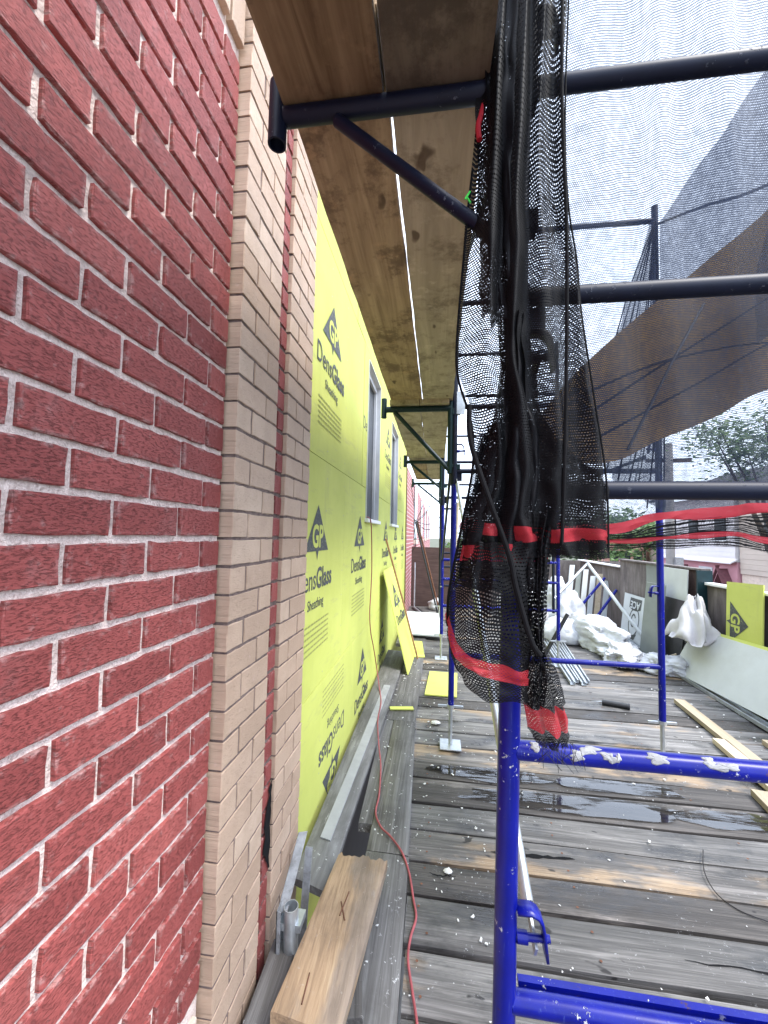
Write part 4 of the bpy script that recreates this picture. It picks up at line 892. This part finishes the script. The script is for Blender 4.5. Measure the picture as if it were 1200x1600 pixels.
def bag(name, label, cat, c, r, mat, seed, crump=.16, sub=4, group=None, rz=0):
    import bmesh
    bm = bmesh.new(); bmesh.ops.create_icosphere(bm, subdivisions=sub, radius=1)
    for v in bm.verts:
        p = v.co.copy(); n1 = noise.noise(p * 1.6 + Vector((seed, 0, 0))); n2 = abs(noise.noise(p * 2.6 + Vector((0, seed, 0)))); n3 = abs(noise.noise(p * 5.5 + Vector((0, 0, seed))))
        q_ = p + Vector((noise.noise(p * 2 + Vector((seed, 3, 0))), noise.noise(p * 2 + Vector((9, seed, 0))), 0)) * .35; r1 = max(0, 1 - 5 * abs(noise.noise(q_ * 1.9 + Vector((seed, seed, 0))))) ** 1.5; r2 = max(0, 1 - 4 * abs(noise.noise(q_ * 4.3 + Vector((0, seed, seed))))) ** 1.5; k = 1 + crump * (1.5 * n1 + .55 * r1 + .32 * r2 - .25 * n3 - .1); v.co = Vector((p.x * r[0], p.y * r[1], p.z * r[2])) * k
        if v.co.z < -r[2] * .55: v.co.z = -r[2] * .55
    me = bpy.data.meshes.new(name); bm.to_mesh(me); bm.free(); me.materials.append(M[mat]); me.polygons.foreach_set('use_smooth', [True] * len(me.polygons))
    o = bpy.data.objects.new(name, me); C.objects.link(o); o.location = (c[0], c[1], c[2] + r[2] * .55); o.rotation_euler.z = rz
    return tag(o, label, cat, group)
bag('plastic_bag', 'small white bag at the far end of the deck behind the poles', 'bag', (-.02, 8.35, .01), (.16, .14, .14), 'white_plastic', 3.3)

# ------------------------------------------------------------------ right side: parapet and stored material
par = thing('plywood_parapet', 'weathered plywood parapet along the street edge of the deck', 'parapet', (3.05, 0, 0))
def ppanel(y0, y1, h, mat, dx=0, t=.018): return MB().box((dx, y0 + .002, -.05), (dx + t, y1 - .002, h)).build('panel', mat, par)
ppanel(8.2, 9.1, 1.05, 'weathered_ply'); ppanel(7.15, 8.2, 1.05, 'weathered_ply'); ppanel(6.3, 7.13, 1.175, 'weathered_ply', -.03); ppanel(5.75, 6.3, 1.175, 'grey_panel', -.028); ppanel(5.05, 5.75, 1.175, 'brown_ply', -.01)
for y0, y1 in ((3.9, 5.02), (2.7, 3.9), (1.5, 2.7), (.2, 1.5), (-1.2, .2)): ppanel(y0, y1, 1.02, 'brown_ply' if y0 < 3 else 'weathered_ply')
MB().box((-.05, 7.15, 1.052), (.06, 9.1, 1.075)).build('cap', 'white_paint', par, bevel=.003); MB().box((-.06, 5.03, 1.177), (.05, 7.13, 1.20)).build('cap', 'weathered_ply', par, bevel=.003); MB().box((-.04, -1.2, 1.022), (.06, 5.0, 1.05)).build('cap', 'white_paint', par, bevel=.003)
MB().box((-.10, 5.02, -.05), (.06, 5.045, 1.18)).build('green_end_board', 'dark_green_paint', par)
for y in (8.9, 8.2, 7.5, 6.8, 3.3, 2.1): MB().box((.02, y, -.05), (.06, y + .09, 1.0)).build('stud', 'board_wood', par)
MB().box((0, 0, -.05), (3.4, .02, 1.05)).build('end_panel', 'weathered_ply', None).location = (.99, 9.15, 0)
bpy.data.objects['end_panel'].name = 'plywood_end_screen'; tag(bpy.data.objects['plywood_end_screen'], 'weathered plywood screen across the far right end of the deck', 'screen')

grp = 'steel studs lying on the deck'
def channel(name, label, p, q, w_=.09, h=.035, mat='galvanized', group=None):
    p, q = Vector(p), Vector(q); d = q - p; s = d.cross(Vector((0, 0, 1))).normalized() * w_ / 2; u = Vector((0, 0, 1)); t = .003; m = MB()
    m.slab(-s, d, s * 2, u * t); m.slab(-s + u * t, d, s.normalized() * t, u * (h - t)); m.slab(s - s.normalized() * t + u * t, d, s.normalized() * t, u * (h - t))
    m.slab(-s + u * h, d, s.normalized() * .012, u * t); m.slab(s - s.normalized() * .012 + u * h, d, s.normalized() * .012, u * t)
    o = m.build(name, mat); o.location = p; return tag(o, label, 'steel stud', group)
for k in range(4): channel('steel_stud', ('leftmost', 'second', 'third', 'rightmost')[k] + ' galvanized stud lying in front of white bags', (1.40 + k * .055, 4.42 + .07 * (k % 2), .008), (1.62 + k * .085, 6.75, .008), .05, .03, group=grp)
for k in range(7): channel('steel_stud', 'galvanized steel stud in the pile along the parapet', (2.45 + .075 * (k % 5) + .03 * (k // 5), 5.55 + .1 * (k % 3), .008 + .04 * (k // 5)), (2.62 + .07 * (k % 5), 7.75, .05 + .05 * (k // 5)), .065, .035, group='steel studs piled along the parapet')
bag('plastic_sack', 'tall bulging white plastic sack behind the third frame', 'sack', (2.02, 7.0, .005), (.34, .30, .52), 'white_plastic', 1.2, .2, 5)
bag('plastic_sack', 'plump white plastic sack lying low in front of the heap', 'sack', (1.83, 6.25, .005), (.27, .22, .22), 'white_plastic', 4.7)
bag('plastic_sack', 'cream sack leaning at the left side of the white heap', 'sack', (1.66, 6.9, .005), (.22, .2, .26), 'cloth_white', 9.1)
bag('plastic_sheet', 'long crumpled white plastic sheet draped down the heap', 'plastic sheet', (2.22, 6.15, .005), (.26, .66, .25), 'white_plastic', 6.4, .24, 5, rz=.25)
bag('plastic_sheet', 'crumpled white plastic sheet on the steel studs', 'plastic sheet', (2.30, 5.42, .02), (.22, .38, .12), 'white_plastic', 7.9, .3, 5, rz=-.3)
bag('plastic_sheet', 'crumpled white plastic at the corner of the gypsum sheet', 'plastic sheet', (2.62, 5.03, .01), (.24, .2, .13), 'white_plastic', 2.1, .3, 5)
bag('plastic_sheet', 'white plastic sheeting heaped at the far end of the right deck', 'plastic sheet', (1.75, 8.2, .01), (.5, .4, .55), 'white_plastic', 5.3, .2, 5)
# planks / door frames leaning in a row
for k in range(6):
    x = 2.28 + k * .11; hgt = 1.02 - .035 * k - (.08 if k % 2 else 0)
    o = MB().slab((0, 0, 0), (.085, 0, 0), (.17, .22, hgt), (.0, .018, -.003)).build('leaning_board', ('white_panel', 'grey_panel', 'gypsum', 'white_panel', 'pale_lumber', 'white_panel')[k]); o.location = (x, 7.62 - .03 * k, .01)
    tag(o, ('first', 'second', 'third', 'fourth', 'fifth', 'sixth')[k] + ' from the left of the boards leaning in a row by parapet', 'board', 'boards leaning in a row by the parapet')
# poles
for nm, lb, a, b, r, m_ in (('long_pole', 'long white pole slanting down in front of the sign', (2.462, 7.0, 1.117), (2.93, 5.97, .02), .024, 'white_panel'),
                            ('long_pole', 'grey pole slanting down left from the top of white pole', (2.47, 7.02, 1.11), (1.78, 6.48, .58), .02, 'galvanized'),
                            ('blue_pole', 'blue tube leaning on the leaning boards', (2.53, 7.45, .37), (2.93, 7.52, .84), .022, 'blue_paint'),
                            ('blue_pole', 'blue tube leaning on the plywood beside the sign', (2.66, 7.25, .16), (3.03, 7.3, .66), .022, 'blue_paint'),
                            ('black_pole', 'short black tube leaning at the third frame', (1.36, 5.38, .02), (1.66, 5.42, .55), .024, 'black_plastic'),
                            ('pale_stick', 'short pale stick lying behind the blue post', (2.62, 5.35, .02), (2.93, 5.12, .26), .017, 'pale_lumber'),
                            ('pale_pole', 'pale greenish pole standing behind the netting at the third frame', (.20, 5.6, .01), (.28, 5.75, 2.0), .019, 'pale_lumber')):
    tag(tube(nm, [a, b], r, m_, None, 12), lb, 'pole')
o = MB().box((-.11, -.05, 0), (.11, .05, .05)).build('pole_foot', 'dark_steel', None, bevel=.006); o.location = (2.80, 5.86, .01); o.rotation_euler.z = .5; tag(o, 'dark steel foot clamp at the lower end of the white pole', 'clamp')
# sign, turned upside down
sg = thing('shield_sign', 'white sign with an upside-down dark shield emblem leaning at the parapet', 'sign', (2.86, 6.78, .02))
ua, ub = Vector((0, -.78, -.0)), Vector((.11, .06, .66))
MB().slab((0, 0, 0), ua, ub, Vector((-.006, 0, .001))).build('board', 'white_panel', sg)
def sgp(me, name, cx, cy, rotz=0, scale=1, mat='print_ink', lift=.009):
    ux, uy = ua.normalized(), ub.normalized(); n = ux.cross(uy).normalized(); uy = n.cross(ux); p = bpy.data.objects.new(name, me); C.objects.link(p); p.parent = sg
    m = Matrix((ux, uy, n)).transposed().to_4x4(); m.translation = ua * cx + ub * cy + n * lift; p.matrix_local = m @ Matrix.Rotation(rotz, 4, 'Z') @ Matrix.Scale(scale, 4)
    if not me.materials: me.materials.append(M[mat])
def ring(rx, ry, w_, a0=0, a1=2 * math.pi, n=26):
    v = []; 
    for i in range(n + 1):
        t = a0 + (a1 - a0) * i / n; v += [(rx * math.cos(t), ry * math.sin(t), 0), ((rx - w_) * math.cos(t), (ry - w_) * math.sin(t), 0)]
    me = bpy.data.meshes.new('emblem_ring'); me.from_pydata(v, [], [(i * 2, i * 2 + 2, i * 2 + 3, i * 2 + 1) for i in range(n)]); me.materials.append(M['print_ink']); return me
def flat(pts):
    me = bpy.data.meshes.new('emblem_shape'); me.from_pydata([(x, y, 0) for x, y in pts], [], [tuple(range(len(pts)))]); me.materials.append(M['print_ink']); return me
sgp(flat([(-.17, .09), (-.17, -.06), (-.06, -.09), (.06, -.09), (.17, -.06), (.17, .09)]), 'emblem_banner', .48, .80)
ace = text_mesh('ACE', .15, .003, .0003); ace.materials.clear(); ace.materials.append(M['white_panel']); sgp(ace, 'emblem_letters', .48, .86, math.pi, 1, lift=.0105)
sgp(ring(.155, .21, .02), 'emblem_ring', .48, .42); sgp(ring(.07, .10, .025, .5, 5.6), 'emblem_ring', .46, .45)
sgp(flat([(-.11, .03), (-.07, -.05), (.0, -.09), (.07, -.05), (.11, .03), (.04, .0), (-.04, .0)]), 'emblem_base', .48, .14)
# stored panels
slab_thing('pale_sheet', 'tall pale grey sheet leaning behind the middle frame post', 'panel', (2.90, 5.75, .01), (0, -.56, 0), (.06, 0, 1.16), (-.012, 0, 0), 'gypsum')
slab_thing('dark_sheet', 'black sheet leaning in front of the tall pale one', 'panel', (2.80, 5.72, .01), (0, -.62, 0), (.09, 0, .80), (-.012, 0, 0), 'black_plastic')
slab_thing('grey_green_sheet', 'narrow grey-green sheet leaning right behind the middle frame post', 'panel', (2.66, 5.74, .01), (.06, -.34, 0), (.12, .03, .95), (-.012, 0, 0), 'grey_panel')
slab_thing('gypsum_sheet', 'long pale gypsum sheet standing on edge against the parapet', 'gypsum sheet', (2.70, 5.08, .02), (-.01, -2.9, .10), (.24, -.02, .49), (-.012, 0, .006), 'gypsum')
slab_thing('sheathing_backing', 'yellow sheathing sheet behind the long gypsum sheet', 'sheathing sheet', (2.725, 4.98, .03), (-.01, -2.7, .10), (.24, -.02, .505), (-.012, 0, .006), 'sheathing_yellow')
ys = thing('yellow_sheet', 'upright yellow sheathing sheet with sideways emblem leaning at the parapet', 'sheathing sheet', (2.965, 4.62, .1))
ya, yb = Vector((0, -.47, .02)), Vector((.035, -.01, 1.0))
MB().slab((0, 0, 0), ya, yb, Vector((-.012, 0, .002))).build('sheet', 'sheathing_yellow', ys)
on_plane(ys, gp_tri, 'emblem', ya * .12 + yb * .60, -yb, ya, .0145); on_plane(ys, gp_txt, 'emblem_letters', ya * .16 + yb * .60, -yb, ya, .0155)
# white cloth draped over the sheets
def drape():
    t = thing('white_cloth', 'white cloth bundled over the corner of the long gypsum sheet', 'cloth', (2.83, 4.86, .5)); v = []; n, m = 26, 40
    for j in range(n + 1):
        for i in range(m + 1):
            s = i / m * 2 * math.pi; q = j / n; rr = .03 + .27 * q ** .8 * (1 + .30 * math.sin(s * 6 + 3.5 * noise.noise(Vector((math.cos(s), math.sin(s), q * 2.2)))) * (.35 + .65 * q) + .28 * math.sin(s * 2 + 1) + .3 * noise.noise(Vector((math.cos(s) * 1.7, math.sin(s) * 1.7, q * 3.5 + 4))))
            z = .36 - .40 * q ** 1.35 - .14 * noise.noise(Vector((math.cos(s) * 2, math.sin(s) * 2, q * 3))); v.append((rr * math.cos(s) * .55 - .05 * q, rr * math.sin(s) * 1.0, z + .02 * noise.noise(Vector((math.cos(s) * 6, math.sin(s) * 6, q * 6)))))
    k = m + 1; f = [(j * k + i, j * k + i + 1, (j + 1) * k + i + 1, (j + 1) * k + i) for j in range(n) for i in range(m)]
    o = link('folds', v, f, 'cloth_white', t, True); o.modifiers.new('t', 'SOLIDIFY').thickness = .004
drape()
o = bag('drain_tangle', 'small dark green tangle on the floor behind the gypsum sheet', 'tangle', (2.78, 5.22, .01), (.07, .07, .06), 'dark_green_paint', 3.7, .35, 3)
# lumber
def stick(label, p, q, w_=.089, h=.038):
    p, q = Vector(p), Vector(q); d = q - p; s = d.cross(Vector((0, 0, 1))).normalized() * w_
    o = MB().slab((0, 0, 0), (0, d.length, 0), (w_, 0, 0), (0, 0, h)).build('lumber_stick', 'pale_lumber', None, bevel=.003); o.location = p; o.rotation_euler.z = math.atan2(d.y, d.x) - math.pi / 2; tag(o, label, 'lumber', 'pale lumber on the deck')
stick('long pale stud nearest the gypsum sheet, its end by blue post', (2.03, 2.2, .006), (2.20, 4.13, .006)); stick('pale stud lying beside the longest stud', (1.90, 1.9, .006), (2.06, 3.38, .006)); stick('pale stud closest to the camera on right edge', (1.66, 1.5, .006), (1.87, 2.74, .006)); stick('pale stud behind the longest one towards the parapet', (2.36, 2.3, .006), (2.42, 3.42, .006))
tr = channel('floor_track', 'long dark metal track lying along the gypsum sheet', (2.60, 1.6, .006), (2.72, 5.02, .006), .09, .03)
tb = thing('caulk_tube', 'black caulking tube with nozzle lying on the deck', 'tube', (1.51, 3.97, .026))
tube('cartridge', [(0, 0, 0), (.19, -.065, 0)], .024, 'black_plastic', tb, 14); tube('end_cap', [(.192, -.066, 0), (.206, -.071, 0)], .026, 'dark_steel', tb, 14); MB().tube([(-.001, 0, 0), (-.08, .027, -.01)], .009, 8, True, .003).build('nozzle', 'galvanized', tb)
tag(tube('loose_wire', smoothpath([(1.30, 2.22, .012), (1.22, 2.08, .016), (1.20, 1.97, .010), (1.24, 1.90, .008), (1.32, 1.86, .01)], 6), .0022, 'cable_black', None, 5), 'thin dark wire curled on the deck at the right edge', 'wire')

# ------------------------------------------------------------------ across the street
def house():
    t = thing('pink_house', 'pink stucco house with white siding above and small gabled porch hoods', 'house', (12, 17.9, -3.35))
    MB().box((0, 0, 0), (7, 5.4, 4.05)).build('wall', 'pink_stucco', t)
    for k in range(14): MB().box((-.05 - .012 * (k % 2), 0, 4.06 + k * .2), (6.9, 5.4, 4.06 + k * .2 + .195)).build('siding_board', 'white_siding', t)
    MB().slab((-.55, -.1, 6.9), (0, 5.6, 0), (3.9, 0, 1.5), (0, 0, .12)).build('roof', 'roof_and_gap_shade', t)
    MB().slab((-.28, -.05, 3.98), (0, 5.5, 0), (.28, 0, .16), (0, 0, .05)).build('skirt_roof', 'white_siding', t)
    for y in (.8, 2.6, 4.3):
        w0 = MB().box((-.10, y - .32, 4.95), (-.06, y + .32, 6.2)).build('upper_window', 'window_glass', t); MB().box((-.13, y - .4, 4.85), (-.062, y + .4, 4.945)).build('sill', 'white_paint', w0)
    for y in (1.9, 4.6):
        w0 = MB().box((-.03, y - .45, 2.4), (.0, y + .45, 3.75)).build('window', 'white_panel', t)
        for q in range(5): MB().box((-.07, y - .36 + q * .17, 2.35), (-.032, y - .31 + q * .17, 2.95)).build('window_bar', 'white_paint', w0)
    for y in (.55, 3.2):
        MB().box((-.04, y - .4, .1), (0, y + .4, 2.9)).build('door', 'white_paint', t)
        h = MB(); h.slab((-.45, y, 3.80), (0, -.52, -.95), (.12, 0, 0), (0, .07, .10)); h.slab((-.45, y, 3.80), (0, .52, -.95), (.12, 0, 0), (0, -.07, .10)); h.slab((-.33, y, 3.72), (0, -.50, -.9), (.33, 0, 0), (0, .02, .04)); h.slab((-.33, y, 3.72), (0, .50, -.9), (.33, 0, 0), (0, -.02, .04)); h.build('porch_hood', 'maroon_trim', t)
house()
bb = thing('beige_house', 'beige sided house with a stone lower wall right of the pink house', 'house', (12, 8.0, -3.35))
MB().box((.1, 0, 0), (7, 9.8, 3.6)).build('lower_wall', 'stone', bb)
for k in range(16): MB().box((.05 - .012 * (k % 2), 0, 3.61 + k * .2), (6.9, 9.8, 3.61 + k * .2 + .195)).build('siding_board', 'beige_siding', bb)
MB().slab((-.4, -.1, 6.9), (0, 10, 0), (4, 0, 1.5), (0, 0, .12)).build('roof', 'roof_and_gap_shade', bb)
for y in (2, 5, 8): w0 = MB().box((.0, y - .5, 4.6), (.03, y + .5, 6.1)).build('window', 'window_glass', bb)
fb = thing('far_brick_building', 'pinkish brick building far down the street', 'building', (19.5, 50, -3.35))
MB().box((0, 0, 0), (4.6, 8, 5.3)).build('wall', 'far_brick', fb); MB().box((-.2, -.2, 5.3), (4.8, 8.2, 5.6)).build('roof', 'roof_and_gap_shade', fb)
for k in range(3): MB().box((.6 + k * 1.3, -.04, 2.2), (1.5 + k * 1.3, -.01, 3.6)).build('window', 'window_glass', fb)
fb2 = thing('far_grey_building', 'low grey building far down the street behind the parked car', 'building', (24.6, 48, -3.35))
MB().box((0, 0, 0), (9, 8, 4.0)).build('wall', 'beige_siding', fb2); MB().box((-.2, -.2, 4.0), (9.2, 8.2, 4.3)).build('roof', 'roof_and_gap_shade', fb2)
for k in range(5): MB().box((.6 + k * 1.7, -.04, 2.0), (1.6 + k * 1.7, -.01, 3.3)).build('window', 'window_glass', fb2)
up = thing('utility_pole', 'pale utility pole standing in front of the pink house', 'utility pole', (9.9, 18.6, -3.27))
tube('shaft', [(0, 0, 0), (0, 0, 9)], .17, 'pavement', up, 10); MB().box((-.9, -.06, 8.2), (.9, .06, 8.35)).build('crossarm', 'bark', up); MB().box((.05, -.32, 3.3), (.34, -.10, 4.1)).build('meter_box', 'galvanized', up)
for k, (a, b) in enumerate((((9.9, 18.6, 5.0), (12, 6, 5.4)), ((9.9, 18.6, 4.8), (12, 40, 5.2)))): tag(tube('overhead_wire', smoothpath([a, ((a[0] + b[0]) / 2, (a[1] + b[1]) / 2, 4.5), b], 6), .02, 'cable_black', None, 5), ('overhead wire from utility pole to the right', 'overhead wire from utility pole to the left')[k], 'wire')
def car(label, x, y, rz, mat):
    t = thing('parked_car', label, 'car', (x, y, -3.27)); t.rotation_euler.z = rz
    prof = [(-2.2, .35), (-2.2, .85), (-1.95, 1.0), (-1.5, 1.05), (-.95, 1.48), (.5, 1.5), (1.15, 1.05), (2.0, .92), (2.2, .75), (2.2, .35)]
    v = [(s * (.82 if z < 1.2 else .66), p, z) for s in (-1, 1) for p, z in prof]; n = len(prof)
    MB().add(v, [tuple(range(n)), tuple(range(2 * n - 1, n - 1, -1))] + [(i, n + i, n + (i + 1) % n, (i + 1) % n) for i in range(n)]).build('body', mat, t, bevel=.05)
    for s in (-1, 1):
        MB().add([(s * .80, -1.30, 1.08), (s * .80, .95, 1.08), (s * .69, .45, 1.43), (s * .69, -.90, 1.43)], [(0, 1, 2, 3)]).build('side_window', 'window_glass', t).location = (s * .02, 0, 0)
        for y_ in (-1.35, 1.35): w0 = MB().tube([(s * .68, y_, .33), (s * .85, y_, .33)], .33, 16).build('wheel', 'tyre', t, True); MB().tube([(s * .852, y_, .33), (s * .862, y_, .33)], .19, 12).build('rim', 'galvanized', w0)
car('white car parked far down the street behind the parapet', 24.5, 60, 1.2, 'car_white')
bn = MB(); 
for k, (x, y, lb) in enumerate(((22.3, 52, 'yellow street bin far down the street, left one'), (23.6, 47.5, 'yellow street bin far down the street, right one'))):
    t = thing('street_bin', lb, 'bin', (x, y - 4, -3.35)); MB().box((-.35, -.35, 0), (.35, .35, 2.1)).build('body', 'yellow_plastic', t, bevel=.04); MB().box((-.4, -.4, 2.12), (.4, .4, 2.25)).build('lid', 'yellow_plastic', t, bevel=.04)
bx = thing('blue_board', 'small blue poster board in front of the beige house', 'board', (11.5, 16.4, -1.5)); MB().box((-.04, -.5, .2), (.04, .5, 1.05)).build('face', 'blue_panel', bx, bevel=.01); tube('stake', [(0, 0, -1.77), (0, 0, .21)], .04, 'dark_steel', bx, 8)
fn = thing('street_fence', 'low dark green fence in front of the beige house', 'fence', (11.3, 9.5, -3.27))
for k in range(60): MB().box((-.012, k * .11, 0), (.012, k * .11 + .06, 2.1)).build('picket', 'dark_green_paint', fn)
for z in (.4, 1.8): MB().box((.013, 0, z), (.045, 6.7, z + .08)).build('rail', 'dark_green_paint', fn)

# trees
def tree(label, loc, h, crown_c, crown_r, nleaf, ls, seed, group='trees beyond the deck'):
    t = thing('leafy_tree', label, 'tree', loc, group); r = random.Random(seed); m = MB()
    m.tube([(0, 0, 0), (.1, .05, h * .4), (.0, .1, h * .7), crown_c], .16, 8, True, .05)
    tips = []
    for _ in range(11):
        d = Vector((r.uniform(-1, 1), r.uniform(-1, 1), r.uniform(-.5, .9))); e = Vector(crown_c) + Vector((d.x * crown_r[0], d.y * crown_r[1], d.z * crown_r[2])) * .75; s = Vector((0, .08, h * r.uniform(.45, .75)))
        m.tube([s, s.lerp(e, .5) + Vector((0, 0, .15)), e], .05, 6, True, .012); tips.append(e)
    m.build('trunk', 'bark', t, True)
    L = MB(); cl = tips + [Vector(crown_c) + Vector((r.gauss(0, .5) * crown_r[0], r.gauss(0, .5) * crown_r[1], r.gauss(0, .5) * crown_r[2])) for _ in range(16)]; V = []; F = []
    for _ in range(nleaf):
        c = r.choice(cl) + Vector((r.gauss(0, .23) * crown_r[0], r.gauss(0, .23) * crown_r[1], r.gauss(0, .2) * crown_r[2])); a = Vector((r.gauss(0, 1), r.gauss(0, 1), r.gauss(0, .7))).normalized(); b = a.orthogonal().normalized(); s = ls * r.uniform(.6, 1.3); n = len(V)
        V += [c - a * s, c + b * s * .45, c + a * s, c - b * s * .45]; F.append((n, n + 1, n + 2, n + 3))
    link('crown', V, F, 'leaf', t)
tree('leafy street tree reaching into view at the right edge', (9.3, 12.0, -3.3), 7.5, (-.2, 0, 7.4), (1.9, 1.7, 1.0), 5000, .075, 1)
for k, (x, y, h, rx, lb) in enumerate(((10.5, 38, 6.6, 3.2, 'bushy dark tree behind the netting, leftmost of the street row'), (15.5, 42, 7.4, 3.4, 'bushy dark tree in the street row, right of the leftmost'), (21, 44, 7.6, 3.6, 'tall tree in the street row above the far brick building'), (27.5, 46, 7.2, 3.6, 'tree in the street row above the grey building'),
                                       (20.5, 27, 8.4, 3.4, 'tree rising behind the pink house'), (21.5, 18, 9.0, 3.4, 'tree rising behind the beige house'), (1.4, 27, 4.8, 1.0, 'small green tree at the far end beyond the barrier'), (7.0, 52, 5.5, 3, 'tree far down the street past the third frame'))):
    tree(lb, (x, y, -3.35), h, (0, 0, h * .72), (rx, rx, h * .28), 2600, .26 if rx > 2 else .14, 40 + k)
